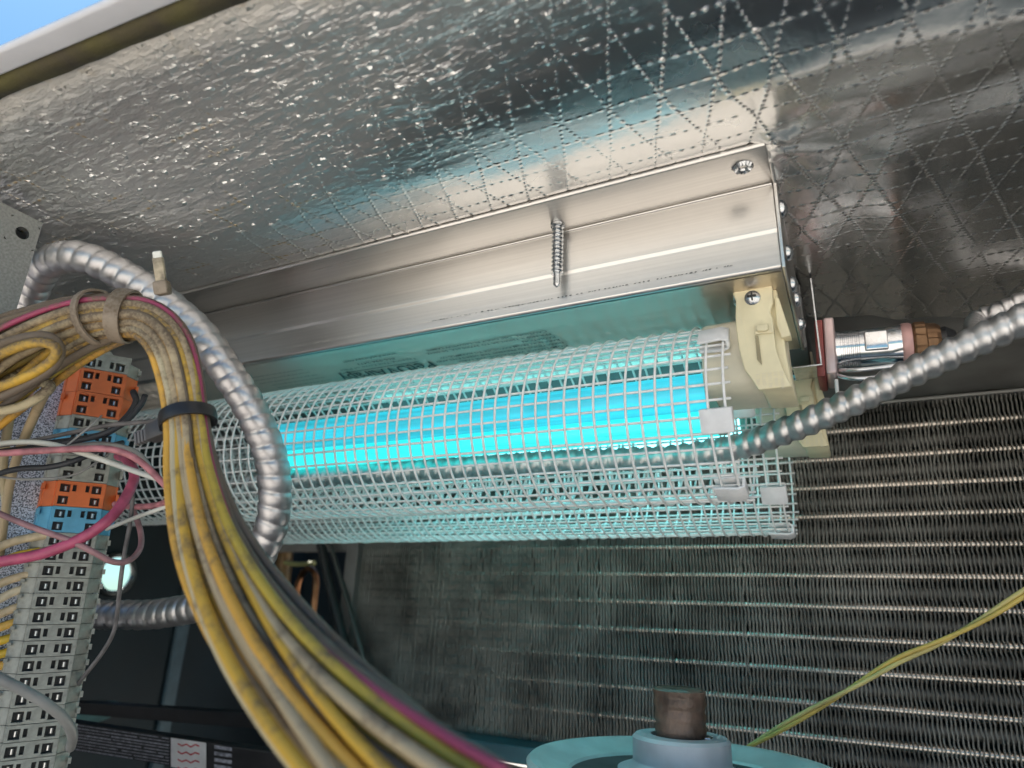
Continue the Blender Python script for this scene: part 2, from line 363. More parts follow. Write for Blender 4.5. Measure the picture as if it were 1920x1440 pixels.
# cabinet lid: gasket, white rim and top sheet
lid = thing('cabinet_lid', 'white enamelled cabinet lid rim with dark foam gasket above the foil', 'cabinet lid')
rnd = random.Random(5)
mb = MB(); n = 240; v = []; f = []
for i in range(n):
    x = -.75+1.25*i/(n-1); e = edge_y(x); q = .0006*mnoise.noise(Vector((x*60, 0, 1)))+.0004*mnoise.noise(Vector((x*200, 3, 1)))
    for (yy, zz) in ((e+.002, H+.010), (e+.0012+q, H+.0004), (e-.002, H-.0014+q), (e-.0045, H-.0016-q), (e-.0068, H+.0002), (e-.0068, H+.010)): v.append((x, yy, zz+HF))
for i in range(n-1):
    for k in range(5): f.append((i*6+k, i*6+k+1, (i+1)*6+k+1, (i+1)*6+k))
link('gasket', pydata('gasket', v, f), GASKET, lid, smooth=True)
v = []; f = []
prof = [(-.0066, H+.0085), (-.0066, H-.0004), (-.0072, H-.0010), (-.0135, H-.0014), (-.0144, H-.0006), (-.0146, H+.0005), (-.004, H+.0120), (.35, H+.0160), (.35, H+.0130), (-.0005, H+.0090)]
k = len(prof)
for x in (-.8, .5):
    for a, z in prof: v.append((x, edge_y(x)+a, z+HF))
f = [(i, (i+1) % k, k+(i+1) % k, k+i) for i in range(k)]+[tuple(range(k))[::-1], tuple(range(k, 2*k))]
me = MB().add(v, f).mesh('lid_rim', .0004, 2)
link('lid_rim', auto_smooth(me), LIDW, lid)

# back closing sheet between ceiling and coil, side walls, floor
mb = MB()
v = [(-.72, .355, H+.004), (.45, .355, H+.004), (.45, .43, H-.004), (-.72, .39, H-.004), (-.72, .535, .1462), (.45, .535, .1462)]
mb.add(v, [(0, 1, 2, 3), (3, 2, 5, 4)]); me = mb.mesh('back_panel', fix=False)
mb2 = MB().box((-.72, .345, H+.0045), (.45, .52, H+.0075)).box((-.72, .505, .05), (-.42, .509, .146))
bp_ = link('back_wall', me, SHEET, kind='structure', label='dark grey sheet closing the roof of the cabinet above the coil')
link('stiffener', mb2.mesh('stiffener'), SHEET, bp_)
# left wall with a round hole
hc = at(213, 1076, x=-.62); hr = .0165; X0 = -.62
v = []; f = []; N = 48
for i in range(N):
    a = 2*math.pi*i/N; v.append((X0, hc[1]+hr*math.cos(a), hc[2]+hr*math.sin(a)))
for i in range(N):
    a = 2*math.pi*i/N; c, s = math.cos(a), math.sin(a); k = .05/max(abs(c), abs(s)); v.append((X0, hc[1]+k*c, hc[2]+k*s))
f = [(i, (i+1) % N, N+(i+1) % N, N+i) for i in range(N)]
mb = MB().add(v, f)
ya, yb, za, zb = hc[1]-.05, hc[1]+.05, hc[2]-.05, hc[2]+.05; Y0, Y1, Z0, Z1 = .085, .66, -.40, .168
def q4(y0, y1, z0, z1): mb.add([(X0, y0, z0), (X0, y1, z0), (X0, y1, z1), (X0, y0, z1)], [(0, 1, 2, 3)])
q4(Y0, ya, Z0, Z1); q4(yb, Y1, Z0, Z1); q4(ya, yb, Z0, za); q4(ya, yb, zb, Z1)
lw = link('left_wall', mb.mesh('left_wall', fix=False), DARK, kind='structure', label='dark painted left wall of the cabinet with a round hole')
seam = MB().box((X0+.001, .484, -.40), (X0+.006, .497, .16)); link('wall_seam', seam.mesh('seam', .001), mat('seam_paint', (.10, .15, .17), .5), lw)
mb = MB(); v = []; f = []
for i in range(N):
    a = 2*math.pi*i/N
    for j in range(10):
        b2 = 2*math.pi*j/10; R = hr+.001+.0028*math.cos(b2); v.append((X0+.0035+.0036*math.sin(b2), hc[1]+R*math.cos(a), hc[2]+R*math.sin(a)))
for i in range(N):
    for j in range(10): f.append((i*10+j, ((i+1) % N)*10+j, ((i+1) % N)*10+(j+1) % 10, i*10+(j+1) % 10))
g = link('hole_bushing', MB().add(v, f).mesh('bushing'), mat('bushing_rubber', (.09, .10, .10), .18, .6), lw, smooth=True)
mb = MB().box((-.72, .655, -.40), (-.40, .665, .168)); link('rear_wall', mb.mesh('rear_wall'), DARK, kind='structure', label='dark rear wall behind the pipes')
mb = MB().box((.45, .07, -.40), (.455, .66, .168)); link('right_wall', mb.mesh('right_wall'), SHEET, kind='structure', label='grey right wall of the cabinet outside the frame')
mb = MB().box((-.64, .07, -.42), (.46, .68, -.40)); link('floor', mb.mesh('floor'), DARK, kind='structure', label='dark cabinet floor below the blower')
mb = MB().box((-.62, .02, -.9), (.46, .07, -.24)); link('front_sill', mb.mesh('front_sill', .002), LIDW, kind='structure', label='lower front panel of the cabinet below the frame')

# unseen dark door added at the left to darken the fixture's reflection
dr_ = MB().box((-.66, -.46, -.60), (-.635, .06, .165)).box((-.634, -.44, -.55), (-.628, .04, .15)); link('added_door', dr_.mesh('added_door', .002), mat('added_door_dark', (.12, .118, .115), .6, 0, .2, 20), kind='structure', label='unseen dark door panel added at the left to darken reflections')
# galvanised corner post at left
post = thing('corner_post', 'galvanised corner post with a small round hole at the left edge', 'post')
pc = at(42, 437, x=-.311); pr_ = .0028
v = []; N = 28
for i in range(N):
    a = 2*math.pi*i/N; v.append((-.311, pc[1]+pr_*math.cos(a), pc[2]+pr_*math.sin(a)))
for i in range(N):
    a = 2*math.pi*i/N; c, s = math.cos(a), math.sin(a); k = .006/max(abs(c), abs(s)); v.append((-.311, pc[1]+k*c, pc[2]+k*s))
mb = MB().add(v, [(i, (i+1) % N, N+(i+1) % N, N+i) for i in range(N)])
X0p = -.311; PY = .1355
def q5(y0, y1, z0, z1): mb.add([(X0p, y0, z0), (X0p, y1, z0), (X0p, y1, z1), (X0p, y0, z1)], [(0, 1, 2, 3)])
q5(.05, pc[1]-.006, -.3, H-.001); q5(pc[1]+.006, PY, -.3, H-.001); q5(pc[1]-.006, pc[1]+.006, -.3, pc[2]-.006); q5(pc[1]-.006, pc[1]+.006, pc[2]+.006, H-.001)
mb.add([(X0p, PY, -.3), (X0p-.0015, PY+.0002, -.3), (X0p-.0015, PY+.0002, H-.001), (X0p, PY, H-.001)], [(0, 1, 2, 3)])
POSTM = mat('post_zinc', (.33, .34, .33), .5, .45, .12, 900, .00003, 1500)
link('post_flange', mb.mesh('post_flange', fix=False), POSTM, post)
mb = MB().box((-.345, pc[1]-.012, pc[2]-.012), (-.335, pc[1]+.012, pc[2]+.012)); link('hole_dark', mb.mesh('hole_dark'), BLACKP, post)  # black box behind the hole, standing in for its dark inside

# ------------------------------------------------------------------ text
def text_mesh(s, size, bold=0.0):
    cu = bpy.data.curves.new('t', 'FONT'); cu.body = s; cu.size = size; cu.offset = bold; cu.resolution_u = 2
    o = bpy.data.objects.new('t', cu); COL.objects.link(o)
    dg = bpy.context.evaluated_depsgraph_get(); me = bpy.data.meshes.new_from_object(o.evaluated_get(dg))
    v = np.array([p.co[:] for p in me.vertices]); f = [tuple(p.vertices) for p in me.polygons]
    bpy.data.objects.remove(o); bpy.data.curves.remove(cu); bpy.data.meshes.remove(me)
    return v, f

# ------------------------------------------------------------------ ultraviolet fixture (front)
FX1, FX0 = -.0125, -.43
fix1 = thing('lamp_fixture', 'aluminium ultraviolet lamp fixture hung from the foil ceiling in front', 'lamp fixture', 'ultraviolet lamp fixtures', (-.2, .24, H))
YA, YB, YE, ZU = .2100, .2342, .3169, .1223
# profile in (y, z), extruded along x
def extr(name, prof, x0, x1, parent, m, bev=.0006, closed=True):
    k = len(prof); v = [(x0, a, b) for a, b in prof]+[(x1, a, b) for a, b in prof]
    f = [(i, (i+1) % k, k+(i+1) % k, k+i) for i in range(k)]+[tuple(range(k))[::-1], tuple(range(k, 2*k))]
    return link(name, auto_smooth(MB().add(v, f).mesh(name, bev, 2), 30), m, parent)
extr('mounting_flange', [(YA, H+.0002), (YA-.0003, H-.0010), (YA+.0004, H-.0018), (YB+.010, H-.0016), (YB+.010, H+.0002)], FX0, FX1, fix1, ALU, .0003)
extr('housing', [(YB, H-.0017), (YB-.0008, H-.0024), (YB-.0008, .1385), (YB+.0001, .1372), (YB-.0002, ZU+.0010), (YB+.0008, ZU), (YE, ZU), (YE, H-.0017)], FX0, FX1-.0002, fix1, ALU, .0004)
extr('fold_bead', [(YB-.0012, H-.0016), (YB-.0016, H-.0022), (YB-.0012, H-.0028), (YB-.0004, H-.0028), (YB-.0004, H-.0016)], FX0, FX1-.0004, fix1, ALU, .0003)
link('housing_underside', MB().add([(FX0, YB+.0022, ZU-.0003), (FX1-.0005, YB+.0022, ZU-.0003), (FX1-.0005, YE-.0003, ZU-.0003), (FX0, YE-.0003, ZU-.0003)], [(0, 3, 2, 1)]).mesh('underside', fix=False), ALU2, fix1)
extr('end_plate', [(YA+.004, H-.0004), (YB-.0016, H-.0026), (YB-.0012, ZU-.0004), (YE+.001, ZU-.0010), (YE+.001, H-.0004)], FX1, FX1+.0012, fix1, ALU, .0003)
for (yy, zz, r) in ((.244, .1525, .0036), (.252, .1375, .0032), (.262, .1285, .0034), (.285, .1325, .0034), (.297, .1260, .0030)):
    mb = MB().lathe([(r, 0), (r, .0006), (r*.82, .0017), (r*.45, .0024), (.0002, .0026)], (FX1+.0012, yy, zz), (1, 0, 0), 24)
    link('rivet', auto_smooth(mb.mesh('rivet')), STEEL, fix1)
# burred rivet hole in the flange
rc = at(1393, 313, z=H-.0018)
mb = MB(); rnd = random.Random(3); v = []; f = []; N = 36
for i in range(N):
    a = 2*math.pi*i/N; j1 = rnd.uniform(-.0003, .0004)
    for (r, h) in ((.0038+j1, 0.0), (.0029+j1*.5, -.0009-rnd.uniform(0, .0005)), (.0017, -.0005), (.0011, .0002)): v.append((rc[0]+r*math.cos(a), rc[1]+r*math.sin(a)*.9, H-.0019+h))
for i in range(N):
    for k in range(3): f.append((i*4+k, i*4+k+1, ((i+1) % N)*4+k+1, ((i+1) % N)*4+k))
link('burred_rivet', MB().add(v, f).mesh('burr', fix=True), STEEL, fix1)
# the line of fine print along the lower edge of the housing
rnd = random.Random(9); md, mw = MB(), MB(); x = -.275
while x < -.03:
    wd = rnd.uniform(.0004, .0011); z0 = ZU+.0044; h = rnd.uniform(.00018, .00042)
    if rnd.random() < .86: (mw if x < -.165 else md).add([(x, YB-.0004, z0), (x+wd, YB-.0004, z0), (x+wd+.0002, YB-.00045, z0+h), (x+.0002, YB-.00045, z0+h)], [(0, 1, 2, 3)])
    x += wd+rnd.uniform(.0003, .0012)
link('pale_print', mw.mesh('pale_print', fix=False), PRINTW, fix1); link('fine_print', md.mesh('fine_print', fix=False), PRINT, fix1)
# lettering on the underside, read from behind the fixture: baseline runs -X, up is +Y
def under_text(s, x, y, size, width=None, bold=0., m=0, mbx=None, shear=0):
    v, f = text_mesh(s, size, bold)
    if not len(v): return
    k = 1.0 if width is None else width/max(1e-9, v[:, 0].max())
    mbx.add([(x-(a*k+shear*b), y+b, ZU-.0006) for a, b, _ in v], f)
tb = MB()
p0 = at(1024, 617, z=ZU); p1 = at(812, 667, z=ZU)
lines = [("CAUTION:  USE ONLY PL-L60WTUV LAMPS", .0650), ("PPR-H08 = 120V/1.3A TO 277V/0.55A, 50-60HZ", .0680), ("RADIATION", .0170), ("BARE SKIN FROM EXPOSURE TO HARMFUL UV", .0660), ("DIRECTIONS TO PREVENT THE USER'S EYES AND", .0710), ("COMPLIANCE WITH CODE, THE LABEL", .0610), ("GERMICIDAL LAMPS AND MUST BE INSTALLED IN", .0700)]
for i, (s, wd) in enumerate(lines):
    under_text(s, p0[0]+.0005*i, p0[1]+.0000+i*.0038, .0027, wd, .00002, mbx=tb)
q = at(738, 662, z=ZU); under_text("www.PetAirapy.com", q[0]+.002, q[1]-.001, .0030, .034, .00004, mbx=tb)
under_text("866-994-2473", q[0]-.003, q[1]+.0042, .0030, .024, .00001, mbx=tb)
under_text("Tapping The Love of Pets", q[0]+.008, q[1]+.0085, .0026, .050, 0, mbx=tb)
under_text("PetUVAirapy", q[0]+.012, q[1]+.0155, .0145, .062, .00002, mbx=tb)
tb.add([(q[0]+.006, q[1]+.0130, ZU-.0006), (q[0]-.044, q[1]+.0130, ZU-.0006), (q[0]-.044, q[1]+.0136, ZU-.0006), (q[0]+.006, q[1]+.0136, ZU-.0006)], [(0, 1, 2, 3)])
q = at(566, 690, z=ZU)
for i in range(6):
    under_text("THIS UNIT MUST BE GROUNDED AND SERVICED ONLY"[:44-(i % 3)*4], q[0]+.001*i, q[1]+.0048*i, .0017, .040+.002*(i % 3), 0, mbx=tb)
link('lettering', tb.mesh('lettering', fix=False), PRINT, fix1)

def cage(parent, x0, x1, yc, zc, r, tag=''):
    """welded wire guard: every hoop and every long wire a part"""
    rw = .00055; N = 56; v = []; f = []
    for i in range(N):
        a = 2*math.pi*i/N
        for j in range(6):
            b = 2*math.pi*j/6; R = r+rw*math.cos(b); v.append((rw*math.sin(b), R*math.cos(a), R*math.sin(a)))
    for i in range(N):
        for j in range(6): f.append((i*6+j, ((i+1) % N)*6+j, ((i+1) % N)*6+(j+1) % 6, i*6+(j+1) % 6))
    hoop = pydata('hoop_wire', v, f); hoop.materials.append(WIREW); hoop.polygons.foreach_set('use_smooth', [True]*len(hoop.polygons))
    pitch = .0064; k = int((x1-x0)/pitch); rnd = random.Random(11)
    for i in range(k+1):
        o = bpy.data.objects.new('hoop_wire', hoop); COL.objects.link(o); o.parent = parent
        o.location = Vector((x1-.0012-i*pitch+rnd.uniform(-.0003, .0003), yc, zc))-Vector(parent.location)
        o.rotation_euler = (rnd.uniform(0, 6.28), rnd.uniform(-.006, .006), rnd.uniform(-.012, .012)); o.scale = (1, 1+rnd.uniform(-.006, .006), 1+rnd.uniform(-.006, .006))
    nl = int(round(2*math.pi*r/.0064)); L = x1-x0
    for q in range(3):
        pass
    for i in range(nl):
        a = 2*math.pi*(i+.3)/nl; R = r-.0009
        y, z = yc+R*math.cos(a), zc+R*math.sin(a); ox = rnd.uniform(-.0008, .0010)
        P = [(x0, y, z)]
        for t in (.25, .5, .75): P.append((x0+L*t, y+rnd.uniform(-.0004, .0004), z+rnd.uniform(-.0004, .0004)))
        P.append((x1+.0006+ox, y, z))
        tube('long_wire', np.array(P), rw*.95, WIREW, parent, seg=6, step=.02, n=4)
def clip(parent, x, yc, zc, r, ang, w=.0108, h=.0092, t=.0011):
    """moulded clip folded over the rim of the guard"""
    a = math.radians(ang); c, s = math.cos(a), math.sin(a)
    def fr(p):   # p = (along x, tangential, radial)
        return (x+p[0], yc+c*(r+p[2])-s*p[1], zc+s*(r+p[2])+c*p[1])
    prof = [(-w, .0016), (-.0016, .0022), (.0010, .0010), (.0010, -.0030), (-.0016, -.0042), (-w, -.0036), (-w, -.0036+t), (-.0020, -.0042+t), (-.0002, -.0026), (-.0002, .0006), (-.0018, .0022-t), (-w, .0016-t)]
    k = len(prof); v = [fr((q[0], -h/2, q[1])) for q in prof]+[fr((q[0], h/2, q[1])) for q in prof]
    mb = MB().add(v, [(i, (i+1) % k, k+(i+1) % k, k+i) for i in range(k)]+[tuple(range(k))[::-1], tuple(range(k, 2*k))])
    link('guard_clip', auto_smooth(mb.mesh('guard_clip', .0003, 2)), CLIPM, parent)
def holder(parent, dx, dy):
    """cream lamp holder: tab, curved front skin with latch, body block and the ivory lamp base it grips"""
    yh = .2500
    def q(px, py, y=yh):
        p = at(px, py, y=y); return (p[0], p[2])
    def fr(p): return (p[0]+dx, p[2]+dy, p[1])
    def rnd_(pts, nm, y0, y1, m, bev=.0006):
        mb = MB(); mb.prism([q(*p) for p in pts], y0, y1, fr); return link(nm, auto_smooth(mb.mesh(nm, bev, 2), 40), m, parent)
    # front skin: overlaps the body, its lower edge curves down into the foot
    skin = [(1376, 556), (1384, 545), (1449, 537), (1451, 572), (1446, 590), (1450, 602), (1453, 622), (1457, 660), (1469, 694), (1486, 729), (1424, 735), (1412, 716), (1398, 697), (1388, 660), (1383, 625), (1381, 600), (1382, 570)]
    rnd_(skin, 'lamp_holder', .2470, .2500, CREAM)
    rnd_([(1392, 548), (1456, 541), (1466, 600), (1474, 660), (1487, 727), (1430, 731), (1404, 690), (1394, 640), (1390, 590)], 'holder_body', .2502, .2760, CREAM, .0008)
    rnd_([(1453, 562), (1461, 561), (1484, 632), (1466, 636), (1457, 612)], 'side_rib', .2484, .2540, CREAM, .0004)
    rnd_([(1416, 617), (1452, 611), (1453, 630), (1418, 634)], 'latch_frame', .2462, .2469, CREAM, .0003)
    rnd_([(1420, 620), (1443, 616), (1444, 627), (1438, 630), (1422, 630)], 'latch', .2446, .2461, CREAM, .0004)
    rnd_([(1418, 635), (1424, 636), (1431, 690), (1422, 680)], 'latch_slot_shade', .2464, .2469, mat('slot_shade', (.36, .31, .19), .6), .0001)  # darker cream plate on the skin, painted as the slot's shade
    rnd_([(1378, 512), (1449, 500), (1452, 534), (1384, 543)], 'pad', .2520, .2740, IVORY, .0004)
    c = at(1411, 559, y=.2470)+np.array([dx, dy, 0]); mb = MB().lathe([(.0030, 0), (.0029, .0006), (.0019, .0015), (.0002, .0019)], c, (0, -1, -.15), 20)
    mb.box((c[0]-.0016, c[1]-.0026, c[2]-.0003), (c[0]+.0016, c[1]-.0013, c[2]+.0003), m=1).box((c[0]-.0003, c[1]-.0027, c[2]-.0016), (c[0]+.0003, c[1]-.0013, c[2]+.0016), m=1)
    link('cross_screw', auto_smooth(mb.mesh('cross_screw')), [STEEL, HOLE_SHADE], parent)
    c = at(1408, 540, y=.2540)+np.array([dx, dy, 0]); c[2] = min(c[2], ZU-.0005)
    mb = MB().lathe([(.0066, 0), (.0070, .0010), (.0054, .0022), (.0003, .0028)], c, (0, -.25, -1), 32); link('washer_screw', auto_smooth(mb.mesh('washer_screw')), STEEL, parent)
    tbm = MB()
    for i, t in enumerate(("GX-600W", "UL 600V", "2G11 5A", "LISTED", "E120V")):
        v, f = text_mesh(t, .0019); o_ = q(1470-i*11, 700+i*1.5)
        tbm.add([(o_[0]+dx-b*.9, .2467+dy, o_[1]-a*.85) for a, b, _ in v], f)
    link('moulded_mark', tbm.mesh('mark', fix=False), IVORY, parent)
    mb = MB(); N = 32; v = []; f = []
    cx_, cy_, cz_ = -.0362, .2690, .1000
    for xx, sc in ((-.0105, .90), (-.0098, .97), (-.0080, 1.0), (.0110, 1.02)):
        for i in range(N):
            a = 2*math.pi*i/N; c2, s2 = math.cos(a), math.sin(a); e = .5
            v.append((cx_+dx+xx, cy_+dy+math.copysign(abs(c2)**e, c2)*.0170*sc, cz_+math.copysign(abs(s2)**e, s2)*.0150*sc-.0015*(s2 < -.5)))
    for j in range(3):
        for i in range(N): f.append((j*N+i, j*N+(i+1) % N, (j+1)*N+(i+1) % N, (j+1)*N+i))
    f.append(tuple(range(N))); f.append(tuple(3*N+i for i in range(N)))
    link('lamp_base', auto_smooth(mb.add(v, f).mesh('lamp_base'), 50), IVORY, parent)
def lamp(parent, x0, x1, yc, zc, m1, m2, dyz=(-.0110, .0084, .0090, .0026)):
    for (dy, dz, m, nm) in ((dyz[0], dyz[1], m1, 'lamp_tube'), (dyz[2], dyz[3], m2, 'lamp_tube')):
        r = .0078; y, z = yc+dy, zc+dz
        prof = [(r*.35, 0), (r*.8, .003), (r, .008), (r, x1-x0)]
        mb = MB().lathe(prof, (x0, y, z), (1, 0, 0), 28)
        link(nm, auto_smooth(mb.mesh('lamp_tube'), 40), m, parent)
        mb = MB().lathe([(r*.98, 0), (r*.98, .004)], (x1, y, z), (1, 0, 0), 28); link('tube_collar', auto_smooth(mb.mesh('collar')), GLASS, parent)

C1Y, C1Z, C1R = .280, .0830, .0372
cage(fix1, -.425, -.036, C1Y, C1Z, C1R)
lamp(fix1, -.300, -.0475, .2790, .0810, TUBE1, TUBE2)
holder(fix1, 0, 0)
for a in (143, 200, 250, 20): clip(fix1, -.036, C1Y, C1Z, C1R, a)

# second fixture, behind
fix2 = thing('lamp_fixture', 'second ultraviolet lamp fixture half hidden behind the front one', 'lamp fixture', 'ultraviolet lamp fixtures', (-.2, .36, H))
C2Y, C2Z = .374, .0805
mb = MB().box((FX0, .3186, ZU+.0005), (-.010, .405, H-.004)); link('housing', mb.mesh('housing2', .0006), mat('darkened_aluminium', (.11, .11, .11), .6, .3, .1, 60), fix2)  # aluminium darkened in its colour to dim the lamp's reflection
cage(fix2, -.43, -.028, C2Y, C2Z, C1R)
lamp(fix2, -.300, -.048, .3730, .0800, TUBE3, TUBE3, (-.009, .0235, .0100, .0200))
holder(fix2, .0078, .0960)
for a in (215, 262, 30): clip(fix2, -.028, C2Y, C2Z, C1R, a)

# folded bracket between the fixtures
br = thing('sheet_bracket', 'thin bent sheet metal bracket at the end of the front fixture', 'bracket')
e1 = at(1524, 560, y=.335)
ezt, ezb = at(1520, 530, y=.325)[2], at(1524, 690, y=.325)[2]
mb = MB().box((e1[0], .320, ezb), (e1[0]+.0008, .332, ezt)).box((e1[0]-.012, .320, ezb-.0008), (e1[0]+.0008, .338, ezb))
link('bent_sheet', mb.mesh('bent_sheet', .0002), STEEL, br)

# self drilling screw poking down through the flange
scr = thing('drilling_screw', 'self-drilling screw poking down through the fixture flange', 'screw', loc=(-.0985, .2277, H))
Zt, Zb = H-.0015, .1283; nn = 260; seg = 20; V = []; F = []
for i in range(nn+1):
    t = i/nn; z = Zt+(Zb-Zt)*t
    for j in range(seg):
        a = j/seg; r = .00185
        if t < .80: r += .00075*max(0, 1-abs(((z*520+a) % 1)-.5)*3.2)
        elif t < .95: r = .00165-.0004*(abs(math.sin(a*2*math.pi)) > .75)
        else: r = .00165*max(0, 1-(t-.95)/.05)**.7*(1-.2*(abs(math.sin(a*2*math.pi)) > .75))+.00002
        V.append((-.0985+r*math.cos(2*math.pi*a), .2277+r*math.sin(2*math.pi*a), z))
for i in range(nn):
    for j in range(seg): F.append((i*seg+j, i*seg+(j+1) % seg, (i+1)*seg+(j+1) % seg, (i+1)*seg+j))
me = MB().add(V, F).mesh('shank'); link('threaded_shank', auto_smooth(me, 50), STEEL, scr)
mb = MB(); rnd = random.Random(2); v = []; f = []
for i in range(24):
    a = 2*math.pi*i/24
    for r, h in ((.0032, 0), (.0029+rnd.uniform(0, .0003), -.0008-rnd.uniform(0, .0004)), (.0020, -.0004)): v.append((-.0985+r*math.cos(a), .2277+r*math.sin(a), H-.0018+h))
for i in range(24):
    for k in range(2): f.append((i*3+k, i*3+k+1, ((i+1) % 24)*3+k+1, ((i+1) % 24)*3+k))
link('burr', MB().add(v, f).mesh('burr2'), STEEL, scr)

# ------------------------------------------------------------------ cable connector at the right end
axy = .335; pa = at(1536, 662, y=axy); pb = at(1690, 650, y=axy); pc2 = at(1762, 640, y=axy)
fl = thing('cable_connector', 'silver cable connector with bronze knurled collar and side clip', 'connector', loc=tuple(pa))
ax = Vector(pb-pa).normalized(); R = .0098; Lb = (Vector(pb)-Vector(pa)).length; Lc = (Vector(pc2)-Vector(pb)).length
sideN = ax.cross(Vector((0, 0, 1))).normalized(); upN = sideN.cross(ax)
def fr_fl(p): return Vector(pa)+ax*p[0]+sideN*p[1]+upN*p[2]
prof = [(R*.98, .006), (R, .008)]
for i in range(5): prof += [(R, .0095+i*.0017), (R*.955, .0098+i*.0017), (R*.955, .0105+i*.0017), (R, .0108+i*.0017)]
prof += [(R, Lb-.006), (R*1.04, Lb-.005), (R*1.04, Lb)]
link('barrel', auto_smooth(MB().lathe(prof, pa, ax, 48).mesh('barrel'), 30), SILVER, fl)
link('label_plate', auto_smooth(MB().box((.0195, R*.55, -.0042), (Lb-.0055, R+.0004, .0052), fr=fr_fl).mesh('label_plate', .0008, 3)), SILVER, fl)
mb = MB().box((.0028, -.0120, -.0150), (.0075, .0120, .0135), fr=fr_fl); link('end_flange', auto_smooth(mb.mesh('end_flange', .0012, 3)), mat('flange_pale', (.72, .55, .55), .3, .4), fl)
mb = MB().box((-.0010, -.0120, -.0160), (.0026, .0120, .0125), fr=fr_fl); link('red_gasket', auto_smooth(mb.mesh('red_gasket', .0006, 2)), mat('red_gasket', (.26, .05, .045), .45), fl)
mb = MB().lathe([(R*1.06, 0), (R*1.10, .0008), (R*1.10, .0034), (R*1.06, .0042)], pb, ax, 48); link('ring', auto_smooth(mb.mesh('ring')), ROSE, fl)
# knurled collar
N = 72; v = []; f = []
hs = [(0.0044, .98), (.0055, 1.06), (Lc*.62, 1.06), (Lc*.66, 1.0), (Lc*.9, .97), (Lc, .86)]
for h, k in hs:
    for i in range(N):
        a = 2*math.pi*i/N; rr = R*k*(1+(.035 if (i % 4 < 2 and h < Lc*.63) else 0)-(.10 if (i % 24 < 5 and h > Lc*.5) else 0))
        p = Vector(pb)+ax*h+(sideN*math.cos(a)+upN*math.sin(a))*rr; v.append(p)
for j in range(len(hs)-1):
    for i in range(N): f.append((j*N+i, j*N+(i+1) % N, (j+1)*N+(i+1) % N, (j+1)*N+i))
f.append(tuple(range(N))); f.append(tuple((len(hs)-1)*N+i for i in range(N)))
link('knurled_collar', auto_smooth(MB().add(v, f).mesh('collar'), 25), BRONZE, fl)
link('gland', auto_smooth(MB().lathe([(R*.74, 0), (R*.78, .002), (R*.55, .006)], Vector(pb)+ax*(Lc+.0001), ax, 32).mesh('gland')), BLACKT, fl)
loopP = [fr_fl(p) for p in ((.006, .004, -.0125), (.012, .008, -.0165), (.022, .009, -.0172), (.034, .008, -.0140), (.046, .006, -.0105), (.046, .006, -.0095), (.030, .008, -.0120), (.016, .008, -.0128), (.008, .005, -.0112))]
tube('side_clip', np.array([tuple(p) for p in loopP]), .0010, SILVER, fl, seg=8, step=.0015)
mb = MB().box((.0060, -.004, -.0240), (.0076, .006, -.0155), fr=fr_fl).box((.0076, -.002, -.0240), (.0170, .005, -.0225), fr=fr_fl); link('hook', auto_smooth(mb.mesh('hook', .0006)), CLIPM, fl)

# ------------------------------------------------------------------ flexible conduits
def flex(label, P, r, pitch, m, depth=.2, power=2.4, name='flexible_conduit'):
    o = conduit(name, P, r, pitch, m, None, depth, power, label=label, cat='conduit', group='flexible metal conduits'); return o
flex('silver flexible conduit looping from the corner post down in front of the lamp guard',
     pxpath([(40, 760, .33), (45, 680, .325), (52, 600, .32), (62, 540, .315), (95, 492, .305), (150, 482, .30), (225, 512, .30), (300, 560, .30), (372, 622, .298), (428, 700, .296), (478, 782, .296), (508, 860, .297), (516, 930, .298), (505, 1000, .30), (475, 1062, .305), (425, 1115, .315), (360, 1140, .325), (280, 1152, .335), (200, 1152, .345), (120, 1150, .36)]), .0073, .0068, CONDM, .115, 2.8)
flex('grey flexible conduit running from the right edge down between the two lamp guards',
     pxpath([(2050, 520, .235), (1980, 565, .24), (1900, 608, .248), (1810, 650, .256), (1720, 693, .264), (1630, 738, .272), (1540, 780, .281), (1460, 812, .292), (1400, 833, .302), (1330, 848, .312), (1250, 858, .322), (1150, 862, .333), (1050, 866, .342), (950, 872, .352), (850, 878, .362), (750, 884, .374), (650, 890, .386), (560, 898, .398), (470, 906, .41)]), .0062, .0062, CONDD, .21, 1.7)
flex('thin conduit entering the bronze collar from the right edge',
     [tuple(Vector(pb)+ax*(Lc+.002)), tuple(Vector(pb)+ax*(Lc+.012))]+[tuple(p) for p in pxpath([(1830, 600, .325), (1870, 584, .322), (1915, 563, .318), (1970, 540, .314), (2040, 512, .31)])], .0044, .0048, CONDM, .22, 1.8)

# ------------------------------------------------------------------ coil
coil = thing('evaporator_coil', 'finned evaporator coil with long horizontal tubes filling the background', 'coil', loc=(0, .5, 0))
rowz = [.1293-.01955*i for i in range(12)]
ztop, zbot = .1455, -.088
zs = np.arange(zbot, ztop, .0024)
V = []; F = []; rnd = random.Random(4); x = -.405; i = 0
while x < .36:
    lean = rnd.uniform(-.0002, .0002); dmg = (rnd.random() < .03)
    base = len(V)
    for k, z in enumerate(zs):
        off = .00020*math.sin(k*math.pi/1.5)+lean+.00012*rnd.uniform(-1, 1)+(.0007*mnoise.noise(Vector((x*40, z*50, 2))))+(.0006*math.sin(z*300) if dmg else 0)
        yo = .5+.0003*rnd.uniform(-1, 1)
        V.append((x+off, yo, z)); V.append((x+off+.0008, yo+.0003, z)); V.append((x+off*.3+.0006, .512, z))
    for k in range(len(zs)-1):
        b0 = base+3*k; F.append((b0, b0+1, b0+4, b0+3)); F.append((b0+1, b0+2, b0+5, b0+4))
    x += .00235; i += 1
link('fins', pydata('fins', V, F), FINM, coil, kind='stuff')
